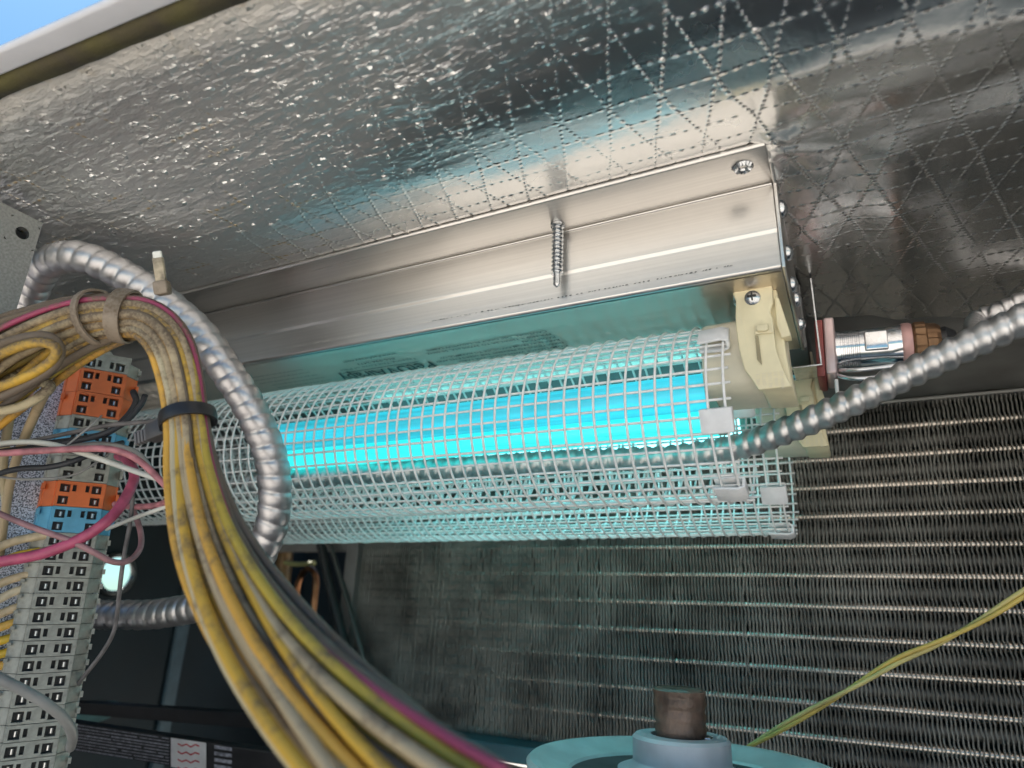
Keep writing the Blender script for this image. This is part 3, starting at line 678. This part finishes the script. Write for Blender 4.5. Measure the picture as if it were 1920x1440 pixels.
mb = MB().box((-.405, .515, zbot), (.36, .518, ztop)); link('coil_core', mb.mesh('core'), mat('coil_core', (.03, .033, .03), .6, .3, .3, 30, stretch=(.2, 1, 6)), coil)
for z in rowz:
    P = np.array([(-.415, .5052, z), (0, .5052, z), (.37, .5052, z)]); tube('coil_tube', P, .0031, COILT, coil, seg=14, step=.05)
for z in rowz[:-1]:
    P = np.array([(-.415, .5098, z-.0098), (0, .5098, z-.0098), (.37, .5098, z-.0098)]); tube('rear_tube', P, .0042, SHEET, coil, seg=10, step=.05)
mb = MB().box((-.405, .4965, .1440), (.37, .530, .1460)); link('top_channel', mb.mesh('top_channel', .0006), SHEET, coil)
mb = MB().box((-.4185, .492, zbot-.004), (-.4055, .540, ztop)); link('end_sheet', mb.mesh('end_sheet', .0006), SHEET, coil)
mb = MB().box((-.44, .478, -.100), (.37, .53, -.0885)); link('drain_rail', mb.mesh('drain_rail', .001), mat('rail_teal', (.05, .14, .17), .45), coil)
# dark filter rail below
fr_ = thing('filter_rail', 'dark ribbed rail below the coil behind the pulley', 'rail', loc=(0, .47, -.11))
mb = MB().box((-.44, .475, -.135), (.37, .478, -.1008)); link('rail_back', mb.mesh('rb'), BLACKP, fr_)
xx = -.40
ribme = MB().box((-.004, -.004, -.012), (.004, .0, .012)).mesh('rib', .001); ribme.materials.append(mat('rib_plastic', (.07, .07, .085), .5))
while xx < .1:
    o = bpy.data.objects.new('rib', ribme); COL.objects.link(o); o.parent = fr_; o.location = (xx, .474-.47, -.116+.11); xx += .0125

# copper pipes in the recess
def pipe(label, P, r, m, name='refrigerant_pipe'):
    return tube(name, np.array(P), r, m, None, seg=16, step=.006, label=label, cat='pipe', group='pipes left of the coil')
pipe('bright copper pipe with a bent top left of the coil', [at(577, 1290, y=.50), at(582, 1200, y=.50), at(590, 1120, y=.50), at(592, 1080, y=.50), at(578, 1066, y=.505), at(560, 1090, y=.51), at(552, 1150, y=.515)], .0030, COPPER)
pipe('thick brown pipe rising behind the flexible conduit', [at(505, 1330, y=.53), at(520, 1180, y=.53), at(532, 1060, y=.53), at(540, 960, y=.53)], .0082, mat('pipe_brown', (.20, .12, .05), .4, .5, .2))
pipe('black sleeved pipe slanting along the left end of the coil', [at(598, 1000, y=.49), at(620, 1100, y=.485), at(650, 1220, y=.48), at(690, 1350, y=.475), at(720, 1440, y=.47)], .0042, mat('pipe_black', (.03, .035, .035), .35))
pipe('dull grey pipe beside the black sleeved pipe', [at(616, 1010, y=.495), at(640, 1090, y=.49), at(672, 1200, y=.485), at(705, 1320, y=.48)], .0022, mat('pipe_grey', (.12, .13, .12), .4, .4))
pipe('short pale pipe crossing between the brown and copper pipes', [at(535, 1055, y=.52), at(560, 1058, y=.52), at(590, 1056, y=.52)], .0022, mat('pipe_pale', (.25, .26, .10), .5))

# ------------------------------------------------------------------ pulley, shaft, belts
PC = np.array([-.0795, .330, 0]); 
pul = thing('blower_pulley', 'pale pulley with lamp cyan put into its colour, with hub and brown taped shaft', 'pulley', loc=(-.0795, .330, -.06))
mb = MB().lathe([(.064, -.078), (.0665, -.074), (.0680, -.0600), (.0683, -.0575), (.0668, -.0560), (.0640, -.0562), (.0625, -.0566), (.0605, -.0582), (.050, -.0606), (.046, -.0650), (.026, -.0650)], (PC[0], PC[1], -.003), (0, 0, 1), 96, cap=False)
link('rim', auto_smooth(mb.mesh('rim'), 30), PULM, pul)
mb = MB().lathe([(.0480, -.0640), (.0490, -.0618), (.0440, -.0622), (.032, -.0629)], (PC[0], PC[1], -.003), (0, 0, 1), 64, cap=False); link('worn_web', auto_smooth(mb.mesh('web')), mat('worn_web', (.17, .16, .17), .4, .5, .3, 40), pul)
mb = MB().lathe([(.028, -.070), (.028, -.0620), (.0225, -.0600), (.0212, -.0585), (.0212, -.0495), (.0198, -.0482), (.0130, -.0480), (.0128, -.0530)], (PC[0], PC[1], 0), (0, 0, 1), 64, cap=False)
link('hub', auto_smooth(mb.mesh('hub'), 40), HUBM, pul)
prof = [(.0108, -.060)]
for i in range(14): prof.append((.0111+.0003*math.sin(i*2.1)+(.0004 if i > 9 else 0), -.052+i*.0017))
prof += [(.0102, -.0288), (.006, -.0284), (.0005, -.0286)]
mb = MB().lathe(prof, (PC[0], PC[1], 0), (0, 0, 1), 48); link('shaft', auto_smooth(mb.mesh('shaft'), 50), RUST, pul)
mb = MB().box((PC[0]+.0110, PC[1]-.0045, -.0530), (PC[0]+.0138, PC[1]+.001, -.0474)); link('shaft_key', mb.mesh('key', .0004), STEEL, pul)
# small motor sheave, left
mc = at(150, 1315, y=.42); mo = thing('motor_sheave', 'small teal disc sheave peeking out right of the terminal strip', 'sheave', loc=tuple(mc))
mb = MB().lathe([(.003, -.030), (.030, -.012), (.0335, -.006), (.0340, -.001), (.030, .001), (.010, .002), (.0098, .012), (.002, .0125)], mc, (0, 0, 1), 64); link('disc', auto_smooth(mb.mesh('disc'), 30), mat('sheave_paint', (.12, .24, .24), .5), mo)
mb = MB().lathe([(.0055, .0), (.0055, .022), (.001, .023)], mc, (0, 0, 1), 24); link('stub_shaft', auto_smooth(mb.mesh('stub')), mat('stub_paint', (.2, .4, .4), .45), mo)
# belts: straight strands behind
def strand(label, a0, a1, b0, b1, y0, y1, printed):
    """belt strand: top edge through a0 -> a1, hanging h below"""
    t = thing('drive_belt', label, 'belt', 'drive belts', loc=tuple(a0))
    A0, A1, B0, B1 = map(np.array, (a0, a1, b0, b1)); n_ = np.cross(A1-A0, B0-A0); n_ /= np.linalg.norm(n_); th = .005
    if n_[1] > 0: n_ = -n_
    v = [A0, A1, B1, B0]; v += [p-n_*th for p in v]
    link('belt_body', MB().add(v, [(0, 1, 2, 3), (4, 7, 6, 5), (0, 4, 5, 1), (1, 5, 6, 2), (2, 6, 7, 3), (3, 7, 4, 0)]).mesh('belt', .0008), BLACKP, t)
    if printed:
        def P(u, v_): return (A0*(1-u)+A1*u)*(1-v_)+(B0*(1-u)+B1*u)*v_+n_*.0004
        def quad(mb, u0, u1, v0, v1): mb.add([P(u0, v0), P(u1, v0), P(u1, v1), P(u0, v1)], [(0, 1, 2, 3)])
        g = MB(); rnd = random.Random(8)
        for row in range(9):
            v0 = .03+row*.108
            u = .03+rnd.uniform(0, .02)
            while u < .355:
                du = rnd.uniform(.10, .30)
                quad(g, u, min(u+du, .358), v0, v0+rnd.uniform(.025, .05)); u += du+rnd.uniform(.004, .012)
            if row % 2 == 0: quad(g, .49, .54, v0, v0+.12)
        link('belt_lettering', g.mesh('bl', fix=False), mat('belt_print', (.34, .34, .38), .6, 0, .3, 400), t, kind='stuff')
        g = MB(); quad(g, .364, .467, .0, 1.0); link('belt_label', g.mesh('lab', fix=False), mat('belt_label', (.72, .70, .68), .5), t)
        n_2 = n_*.0003; g = MB()
        for row in range(4):
            v0 = .06+row*.27
            zz = [(.385, .07), (.397, .13), (.410, .05), (.423, .12), (.436, .02), (.448, .05)]
            for (u0, w0), (u1, w1) in zip(zz[:-1], zz[1:]):
                g.add([P(u0, v0+w0)+n_2, P(u1, v0+w1)+n_2, P(u1, v0+w1+.05)+n_2, P(u0, v0+w0+.05)+n_2], [(0, 1, 2, 3)])
        link('red_marks', g.mesh('red', fix=False), mat('red_print', (.60, .06, .07), .5), t)
    return t
strand('black drive belt with grey lettering and a white label marked in red', at(100, 1350, d=.42), at(760, 1447, d=.37), at(100, 1402, d=.42), at(760, 1507, d=.37), 0, 0, True)
strand('plain black drive belt strand farther back', at(120, 1316, d=.50), at(700, 1352, d=.46), at(120, 1338, d=.50), at(700, 1385, d=.46), 0, 0, False)

# ------------------------------------------------------------------ terminal strip
Wd = np.array([.43, .90, 0]); Wd /= np.linalg.norm(Wd); Nn = np.array([.90, -.43, 0]); Nn /= np.linalg.norm(Nn)
P0 = at(201, 672, d=.33)
def onplane(px, py):
    v = at(px, py, d=1.); return v*(P0@Nn)/(v@Nn)
Pb = onplane(48, 1440); Dn = (Pb-P0); Lst = np.linalg.norm(Dn); Dn /= Lst
Wd = Wd-Dn*(Wd@Dn); Wd /= np.linalg.norm(Wd); Nn = np.cross(Wd, -Dn); Nn /= np.linalg.norm(Nn)
if Nn@P0 > 0: Nn = -Nn
def st(u, v, n): return P0+Wd*u+Dn*v+Nn*n        # u right, v down the strip, n out
strip = thing('terminal_strip', 'column of orange, blue and grey terminal blocks on a galvanised plate', 'terminal strip', loc=tuple(P0))
TS = .0062/.0062
def block_mesh(h, rows, name, m):
    mb = MB(); hw = .0118; g = .00012
    fr = lambda p: (p[0], p[1], p[2])     # local: x=u, y=v(down), z=n
    # lower body under the face
    mb.prism([(-.0205, 0), (.0205, 0), (.0205, 0), ], 0, 0, lambda p: (p[0], p[1], p[2])) if False else None
    def prof(n0, n1, u0, u1, w0, w1):   # trapezoid prism between heights n0 (u0..u1) and n1 (w0..w1)
        v = [(u0, g, n0), (u1, g, n0), (u1, h-g, n0), (u0, h-g, n0), (w0, g, n1), (w1, g, n1), (w1, h-g, n1), (w0, h-g, n1)]
        mb.add(v, [(0, 3, 2, 1), (4, 5, 6, 7), (0, 1, 5, 4), (1, 2, 6, 5), (2, 3, 7, 6), (3, 0, 4, 7)])
    prof(-.022, -.0075, -.0195, .0215, -.0195, .0215)
    prof(-.0075, -.0026, -.0185, .0205, -.0135, .0140)
    mb.box((.0205, h*.35, -.0075), (.0222, h*.7, -.004)); mb.box((-.0205, h*.1, -.0090), (-.0185, h*.32, -.0055))
    # face frame with openings
    cols = [(-.0128, -.0112, None), (-.0112, -.0058, 's'), (-.0058, -.0046, None), (-.0046, -.0024, 'k'), (-.0024, .0024, None), (.0024, .0046, 'k'), (.0046, .0058, None), (.0058, .0112, 's'), (.0112, .0132, None)]
    rh = (h-.0006)/rows
    for (a, b, k) in cols:
        if k is None: mb.box((a, g, -.0026), (b, h-g, 0))
        else:
            edges = [g]
            for r_ in range(rows):
                if k == 'k' and r_ > 0: continue
                t0 = .0003+r_*rh
                o0 = t0+rh*(.20 if k == 's' else .22); o1 = t0+rh*(.88 if k == 's' else .78)
                edges += [o0, o1]
            edges.append(h-g)
            for q in range(0, len(edges), 2):
                if edges[q+1]-edges[q] > 1e-5: mb.box((a, edges[q], -.0026), (b, edges[q+1], 0))
    mb.box((-.0117, .0003, -.00255), (.0117, h-.0003, -.0025), m=1)  # dark plate painted as the shade inside the openings
    mb.v = [(a*.74, b, c) for a, b, c in mb.v]
    me = mb.mesh(name); me.materials.append(m); me.materials.append(HOLE_SHADE); return me
# local -> world rotation of the strip
RM = Matrix.Identity(4)
for i in range(3): RM[i][0] = Wd[i]; RM[i][1] = Dn[i]; RM[i][2] = Nn[i]
scme = MB().lathe([(.0007, -.0010), (.0007, .0010)], (0, 0, 0), (0, 1, 0), 16).mesh('terminal_screw'); auto_smooth(scme); scme.materials.append(SCREWM)
seq = [('g', 1), ('o', 2), ('o', 2), ('g', 1), ('b', 1), ('g', 1), ('g', 2), ('o', 2), ('b', 2)]+[('g', 1)]*17
bm_ = {}; v_ = 0.0; yc_ = []; vrow = []
cm = {'g': GREYB, 'o': ORANGEB, 'b': BLUEB, 'e': GREENB}
SH, DH = .00655, .0117
for c, r_ in seq:
    key = (c, r_); h = SH if r_ == 1 else DH
    if key not in bm_: bm_[key] = block_mesh(h, r_, 'terminal_block', cm[c])
    o = bpy.data.objects.new('terminal_block', bm_[key]); COL.objects.link(o); o.parent = strip
    if c != 'g': o['label'] = {'o': 'orange terminal block', 'b': 'blue terminal block', 'e': 'green terminal block'}[c]
    T = Matrix.Translation(Vector(Dn*v_)) @ RM; o.matrix_local = T
    rh = (h-.0006)/r_
    for k in range(r_):
        for u in (-.0063, .0063):
            s_ = bpy.data.objects.new('terminal_screw', scme); COL.objects.link(s_); s_.parent = o; s_.location = (u+.0004, .0003+rh*(k+.55), -.0019)
    vrow.append((v_+h/2, c)); v_ += h
# end stop with rounded lug on top and the galvanised plate
mb = MB(); mb.box((-.0105, -.0032, -.020), (.0110, -.0001, -.0030)); mb.lathe([(.0032, -.0032), (.0032, .0)], (0, -.0028, -.006), (0, 0, 1), 20)
me = mb.mesh('end_stop', .0003); me.materials.append(GREYB); o = bpy.data.objects.new('end_stop', me); COL.objects.link(o); o.parent = strip; o.matrix_local = RM
plate = thing('backplate', 'speckled galvanised plate behind the terminal blocks', 'plate', loc=tuple(st(0, 0, -.026)))
pts = [(-.19, -.004), (.012, -.0055), (.0155, -.0045), (.0172, -.0015), (.0175, .004), (.0165, .36), (-.19, .36)]
mb = MB().prism([(a, b) for a, b in pts], -.0242, -.0225, lambda p: tuple(st(p[0], p[1], p[2]))); link('plate_sheet', mb.mesh('plate', .0003), GALV, plate)

# wires that land on the left side of the blocks
def loose(label, L, r, col, cat='wire', group=None, name='loose_wire', **kw):
    return tube(name, np.array(pxpath(L)), r, WC[col] if isinstance(col, str) else col, None, seg=10, step=.002, label=label, cat=cat, group=group, **kw)
def wrap_text(parent, P, r, s, size, s0, m, rev=False, toward=None):
    C, t = resample(spline(P, 12), .0005); T, N, B = frames(C); v, f = text_mesh(s, size, .00006)
    cam_dir = -C/np.linalg.norm(C, axis=1)[:, None]
    out = []
    for a, b, _ in v:
        q = s0-a if rev else s0+a; i = int(np.clip(q/.0005, 0, len(C)-1))
        n0 = cam_dir[i]-T[i]*(cam_dir[i]@T[i]); n0 /= np.linalg.norm(n0); b0 = np.cross(n0, T[i])
        if rev: b0 = -b0
        th = (b-size*.35)/r*(-1 if rev else -1)
        out.append(C[i]+(n0*math.cos(th)+b0*math.sin(th)*(1 if not rev else 1))*(r+.00012))
    return link('wire_marking', MB().add(out, f).mesh('mk', fix=False), m, parent)
def stx(y): # pixel column of the strip's left flank at a pixel row
    return 128-(y-790)*.190
rows_ = [(808, 'cream', 'TB1-3'), (908, 'tan', None), (925, 'tan', 'TB1-4'), (966, 'cream', 'TB1-5'), (1000, 'tan', None), (1030, 'yellow', 'TB1'), (1072, 'tan', None), (1098, 'cream', None), (1130, 'tan', None), (1158, 'amber', None), (1186, 'yellow', None), (1212, 'yellow', None), (1240, 'amber', None), (1268, 'yellow', None), (1300, 'tan', None)]
words = ['top', 'second', 'third', 'fourth', 'fifth', 'sixth', 'seventh', 'eighth', 'ninth', 'tenth', 'eleventh', 'twelfth', 'thirteenth', 'fourteenth', 'lowest']
rnd = random.Random(12)
for i, (y, c, mk) in enumerate(rows_):
    x1 = stx(y)+8; dr = rnd.uniform(-6, 6)
    if y < 1000: L = [(-60, y+105+dr, .318), (-5, y+75+dr, .322), (45, y+34, .325), (85, y+9, .328), (x1+8, y-2, .333)]
    else:
        k = max(.25, 1-(y-1000)/380); L = [(-60, y+60*k+dr, .285), (-15, y+38*k+dr, .290), (30, y+14*k, .295), (x1-10, y+3, .300), (x1+10, y, .305)]
    mk_ = '' if mk is None else ' with black lettering'
    nm = {'cream': 'pale', 'tan': 'tan', 'yellow': 'yellow', 'amber': 'amber'}[c]
    r = .0019
    o = loose('%s wire%s, %s of the wires entering the left side of the blocks' % (nm, mk_, words[i]), L, r, mat('clean_'+c+str(i), {'cream': (.70, .60, .42), 'tan': (.62, .49, .31), 'yellow': (.74, .50, .05), 'amber': (.76, .46, .10)}[c], .42, 0, .12, 300), group='wires entering the terminal blocks', name='terminal_wire')
    if mk: 
        Pw = np.array(pxpath(L)); tot = resample(spline(Pw, 12), .0005)[1][-1]
        wrap_text(o, Pw, r, mk, .0030, tot-.006, PRINT, rev=True)

# ------------------------------------------------------------------ wire harness
har = thing('wire_harness', 'thick dusty bundle of yellow, tan and pink wires tied with cable ties', 'wire harness', loc=tuple(at(300, 600, d=.25)))
CL = [(-150, 790, .262, .019), (-60, 730, .262, .0175), (10, 672, .260, .0150), (80, 630, .257, .0118), (150, 602, .254, .0100), (215, 592, .251, .0088), (275, 598, .248, .0086), (318, 640, .245, .0086), (340, 710, .241, .0082), (352, 790, .236, .0078), (362, 880, .226, .0086), (388, 990, .208, .0098), (430, 1090, .192, .0108), (490, 1190, .176, .0116), (570, 1290, .160, .0122), (670, 1390, .145, .0128), (790, 1490, .132, .0135), (930, 1590, .12, .014)]
C4 = np.array([list(at(a, b, d=c))+[r] for a, b, c, r in CL]); C4, ss = resample(spline(C4, 14), .0022)
T, N, B = frames(C4[:, :3])
rnd = random.Random(21); rw = .00150
VD = -C4[:, :3]/np.linalg.norm(C4[:, :3], axis=1)[:, None]
SD = np.cross(VD, T); SD /= np.linalg.norm(SD, axis=1)[:, None]; FD = np.cross(T, SD)
if (SD[60] @ (at(400, 800, d=.24)-at(300, 800, d=.24))) < 0: SD = -SD
FD = np.where((FD*VD).sum(1)[:, None] < 0, -FD, FD)
layers = [(['amber', 'cream', 'yellow', 'tan', 'amber', 'tan', 'brown', 'yellow', 'tan', 'lemon', 'pink', 'brown'], 1.0, 0.), (['amber', 'tan', 'amber', 'brown', 'yellow', 'tan', 'lemon', 'mauve', 'amber', 'tan', 'brown'], .5, 0.), (['tan', 'amber', 'brown', 'yellow', 'olive', 'brown', 'tan', 'mauve'], -.1, 0.), (['tan', 'mauve', 'brown', 'olive', 'brown', 'tan'], -.65, 0.)]
for cs, dep_, _ in layers:
    nk = len(cs)
    for k, c in enumerate(cs):
        u0 = -1+2*(k+.5)/nk if nk != 8 else -.9+1.8*(k+.5)/nk
        p1, p2, p3 = rnd.uniform(0, 6.28), rnd.uniform(0, 6.28), rnd.uniform(0, 6.28); f1 = rnd.uniform(14, 26)
        s = ss; loosen = np.clip((C4[:, 3]-.0080)/.005, 0, 1)
        u = u0+(.10+.10*loosen)*np.sin(s*f1+p1)*.8+(.04+.22*loosen)*np.sin(s*f1*.45+p3)
        w = dep_*np.sqrt(np.clip(1-u0*u0*.92, 0, 1))+(.10+.10*loosen)*np.sin(s*19+p2)
        Rr = (C4[:, 3]-rw)[:, None]
        P = C4[:, :3]+(SD*u[:, None]+FD*(w*.85)[:, None])*Rr
        for _k in range(3): P[1:-1] = (P[:-2]+2*P[1:-1]+P[2:])/4
        V, F = tube_data(P, rw*(.72 if c == 'pink' else 1+.16*rnd.uniform(-1, 1)), 10)
        link('wire', pydata('wire', V, F), WC[c], har, smooth=True)
# branch leaving the bundle at the tie, to the lower left
BR = [(285, 600, .250, .0055), (235, 614, .252, .0060), (180, 634, .254, .0066), (120, 664, .256, .0078), (50, 706, .258, .0098), (-40, 765, .260, .0115), (-120, 820, .262, .013)]
D4 = np.array([list(at(a, b, d=c))+[r] for a, b, c, r in BR]); D4, s2 = resample(spline(D4, 14), .0025); T2, N2, B2 = frames(D4[:, :3])
for k, c in enumerate(['olive', 'yellow', 'tan', 'lemon', 'olive', 'cream', 'brown', 'tan', 'amber']):
    rr = math.sqrt((k+.5)/9); a0 = k*2.4; ph = rnd.uniform(0, 6.28)
    P = np.array([D4[i, :3]+(N2[i]*math.cos(a0+.3*math.sin(s2[i]*14+ph))+B2[i]*math.sin(a0+.3*math.sin(s2[i]*14+ph)))*(D4[i, 3]-rw)*rr for i in range(len(D4))])
    V, F = tube_data(P, rw, 10); link('wire', pydata('wire', V, F), WC[c], har, smooth=True)
for k, (L, c) in enumerate([([(-60, 700, .24), (10, 660, .238), (70, 642, .237), (105, 652, .238), (95, 678, .239), (40, 710, .24), (-60, 745, .242)], 'yellow'),
             ([(-60, 675, .243), (20, 640, .241), (85, 630, .24), (112, 652, .240), (98, 690, .241), (20, 735, .243), (-60, 765, .245)], 'brown'),
             ([(-60, 780, .252), (30, 765, .252), (80, 740, .252), (95, 722, .254), (60, 715, .258)], 'cream'),
             ([(90, 725, .258), (55, 800, .27), (25, 880, .285), (10, 960, .295), (0, 1040, .30)], 'tan'),
             ([(30, 700, .258), (18, 780, .27), (5, 880, .285), (12, 950, .295), (-5, 1020, .30)], 'cream')]):
    tube('wire', np.array(pxpath(L)), .0018, WC[c], har, seg=10, step=.002)
# cable ties
def tie(idx, m, wd=.0042, extra=.0006, squash=1., name='cable_tie', tilt=0.):
    c = C4[idx, :3]; t, n, b = T[idx], N[idx], B[idx]; R = C4[idx, 3]+extra
    t = t+n*tilt; t /= np.linalg.norm(t); n = n-t*(n@t); n /= np.linalg.norm(n); b = np.cross(t, n)
    Nn_ = 48; v = []; f = []
    for i in range(Nn_):
        a = 2*math.pi*i/Nn_; d = n*math.cos(a)+b*math.sin(a); R_ = R*(1+.03*math.sin(3*a+idx))
        for (h, q) in ((-wd/2, 0), (-wd/2, .0009), (-wd/4, .0011), (wd/4, .0011), (wd/2, .0009), (wd/2, 0)): v.append(c+d*(R_+q)+t*h)
    for i in range(Nn_):
        for k in range(6): f.append((i*6+k, i*6+(k+1) % 6, ((i+1) % Nn_)*6+(k+1) % 6, ((i+1) % Nn_)*6+k))
    link(name, auto_smooth(MB().add(v, f).mesh('tie')), m, har); return c, t, n, b, R
def nearest(px, py):
    best = min(range(len(C4)), key=lambda i: (lambda P: ((960+FPX*(P@RT)/(P@FW)-px)**2+(720-FPX*(P@UP)/(P@FW)-py)**2))(C4[i, :3])); return best
def towards(c, t, px, py):
    """unit direction square to t that leads, as seen, from c to the pixel"""
    g = at(px, py, d=float(c@FW))-c; g = g-t*(g@t); return g/np.linalg.norm(g)
i1 = nearest(352, 785); c, t, n, b, R = tie(i1, BLACKT, .0046, .0007)
g = towards(c, t, 280, 830); o3 = np.cross(t, g)
p = c+g*(R+.0005)
def obox(name, c0, ex, ey, ez, sx, sy, sz, m, bev=.0005):
    fr = lambda q: tuple(c0+ex*q[0]+ey*q[1]+ez*q[2])
    return link(name, auto_smooth(MB().box((-sx, -sy, -sz), (sx, sy, sz), fr=fr).mesh(name, bev)), m, har)
obox('tie_head', p+g*.0025, g, t, o3, .0034, .0032, .0026, mat('tie_head', (.075, .07, .07), .45))
for q in range(4): obox('tie_tail', p+g*(.0072+q*.0013), g, t, o3, .00045, .0024, .0012, mat('tie_tail', (.16, .15, .15), .5), .0002)
i2 = nearest(188, 590); tie(i2, DUSTIE, .0030, .0006, tilt=.15)
i3 = nearest(238, 590); c, t, n, b, R = tie(i3, DUSTIE, .0052, .0007, tilt=-.35)
g0 = at(305, 545, d=.247); upv = (at(297, 490, d=.247)-g0); upv /= np.linalg.norm(upv); sx_ = np.cross(upv, FW); sx_ /= np.linalg.norm(sx_); fz = np.cross(sx_, upv)
obox('tie_head', g0+upv*.001, sx_, upv, fz, .0027, .0026, .0022, DUSTIE, .0009); obox('tie_tail', g0+upv*.0075, sx_, upv, fz, .0019, .0048, .0008, mat('tail_dirty', (.48, .40, .28), .6, 0, .3, 300), .0003)
obox('tie_tip', g0+upv*.0128, sx_, upv, fz, .0017, .0020, .0007, mat('tie_tip', (.80, .78, .70), .5), .0006)

# ------------------------------------------------------------------ loose wires over the strip
SW = {'white': mat('w_white', (.66, .66, .60), .45), 'pink': mat('w_pink', (.52, .20, .22), .5, 0, .2, 200), 'mag': mat('w_mag', (.55, .10, .19), .42, 0, .2, 120), 'dpink': mat('w_dpink', (.38, .20, .21), .5, 0, .2, 150),
      'grey': mat('w_grey', (.17, .16, .16), .5, 0, .2, 150), 'black': mat('w_black', (.035, .038, .045), .5), 'lgrey': mat('w_lgrey', (.30, .30, .29), .45)}
loose('white wire arching across the terminal blocks below the orange pair', [(-40, 838, .262), (30, 829, .262), (90, 832, .262), (150, 848, .262), (220, 872, .262), (290, 896, .258), (345, 912, .254)], .0011, SW['white'])
loose('dull pink wire arching over the grey blocks and curling back by the bundle', [(-40, 853, .258), (50, 847, .258), (140, 842, .258), (210, 843, .258), (258, 862, .258), (300, 900, .256), (322, 925, .256), (318, 937, .262), (290, 948, .275), (245, 950, .29), (215, 945, .30)], .0013, SW['pink'])
loose('thick magenta wire crossing in front of the lower blue block', [(-50, 1060, .252), (20, 1050, .254), (90, 1035, .256), (160, 1005, .26), (210, 968, .265), (240, 925, .275), (252, 890, .285), (238, 862, .30), (222, 855, .312)], .0021, SW['mag'])
loose('thin faded pink wire looping below the blue block', [(-40, 945, .258), (10, 968, .258), (70, 992, .258), (130, 1013, .258), (175, 1035, .26), (210, 1053, .264), (240, 1052, .27), (262, 1030, .28), (264, 1000, .288), (252, 962, .295), (238, 938, .30)], .0012, SW['dpink'])
loose('thin grey wire hanging right of the strip past the conduit', [(246, 880, .285), (249, 930, .285), (243, 985, .285), (233, 1040, .285), (226, 1090, .285), (221, 1140, .287), (213, 1185, .29), (193, 1222, .293), (168, 1255, .296), (146, 1282, .298), (132, 1300, .30)], .0009, SW['grey'])
loose('thick grey cable curling over the lower terminal blocks', [(-50, 1242, .235), (0, 1272, .238), (45, 1295, .242), (90, 1322, .247), (122, 1350, .254), (136, 1378, .262), (132, 1402, .272)], .0019, SW['lgrey'])
loose('black wire rising to the right across the teal block', [(-40, 852, .268), (40, 842, .268), (110, 832, .268), (180, 818, .270), (230, 795, .274), (262, 762, .28), (272, 742, .285)], .0012, SW['black'])
loose('dark grey wire running beside the black wire', [(-40, 842, .272), (60, 826, .272), (130, 812, .272), (200, 798, .272), (260, 792, .27), (320, 786, .262)], .0009, SW['grey'])
loose('second black wire rising steeply beside the orange blocks', [(60, 835, .275), (140, 825, .277), (200, 812, .28), (235, 785, .285), (255, 755, .29), (250, 735, .30)], .0014, SW['black'])
loose('dark grey wire sagging across the grey blocks below the white wire', [(-40, 900, .27), (30, 880, .27), (90, 876, .27), (140, 864, .272), (190, 842, .28), (230, 830, .29)], .0012, SW['black'])
loose('fine grey wire crossing the grey block above the lower orange one', [(-40, 885, .275), (30, 898, .275), (90, 897, .275), (140, 890, .28), (180, 868, .285), (205, 850, .29)], .0005, SW['lgrey'])
loose('thin white wire slanting from the blue block to the bundle', [(200, 992, .29), (250, 972, .28), (300, 954, .27), (345, 938, .26)], .0009, SW['white'])
loose('fine pale wire slanting over the teal block', [(120, 840, .262), (150, 815, .263), (180, 790, .265), (190, 780, .27)], .0004, SW['lgrey'])
loose('grey wire arching to the right of the teal block', [(120, 840, .285), (180, 832, .28), (230, 838, .28), (262, 852, .285), (285, 880, .29)], .0010, SW['lgrey'])

# twisted yellow pair at lower right
tp = thing('twisted_wire_pair', 'pale yellow twisted pair of wires slanting down to the pulley', 'wire pair', loc=tuple(at(1650, 1250, d=.33)))
Cp, s3 = resample(spline(np.array(pxpath([(2000, 1060, .30), (1920, 1112, .305), (1840, 1163, .31), (1760, 1205, .316), (1680, 1240, .322), (1600, 1288, .33), (1500, 1345, .34), (1400, 1402, .35), (1300, 1460, .36)])), 12), .002)
Tt, Nt, Bt = frames(Cp)
for k in range(2):
    a = s3*2*math.pi/.12+k*math.pi; P = Cp+(Nt*np.cos(a)[:, None]+Bt*np.sin(a)[:, None])*.00105
    V, F = tube_data(P, .00105, 10); link('wire', pydata('wire', V, F), mat('pair_yellow'+str(k), (.62, .52, .20) if k else (.66, .48, .12), .45), tp, smooth=True)
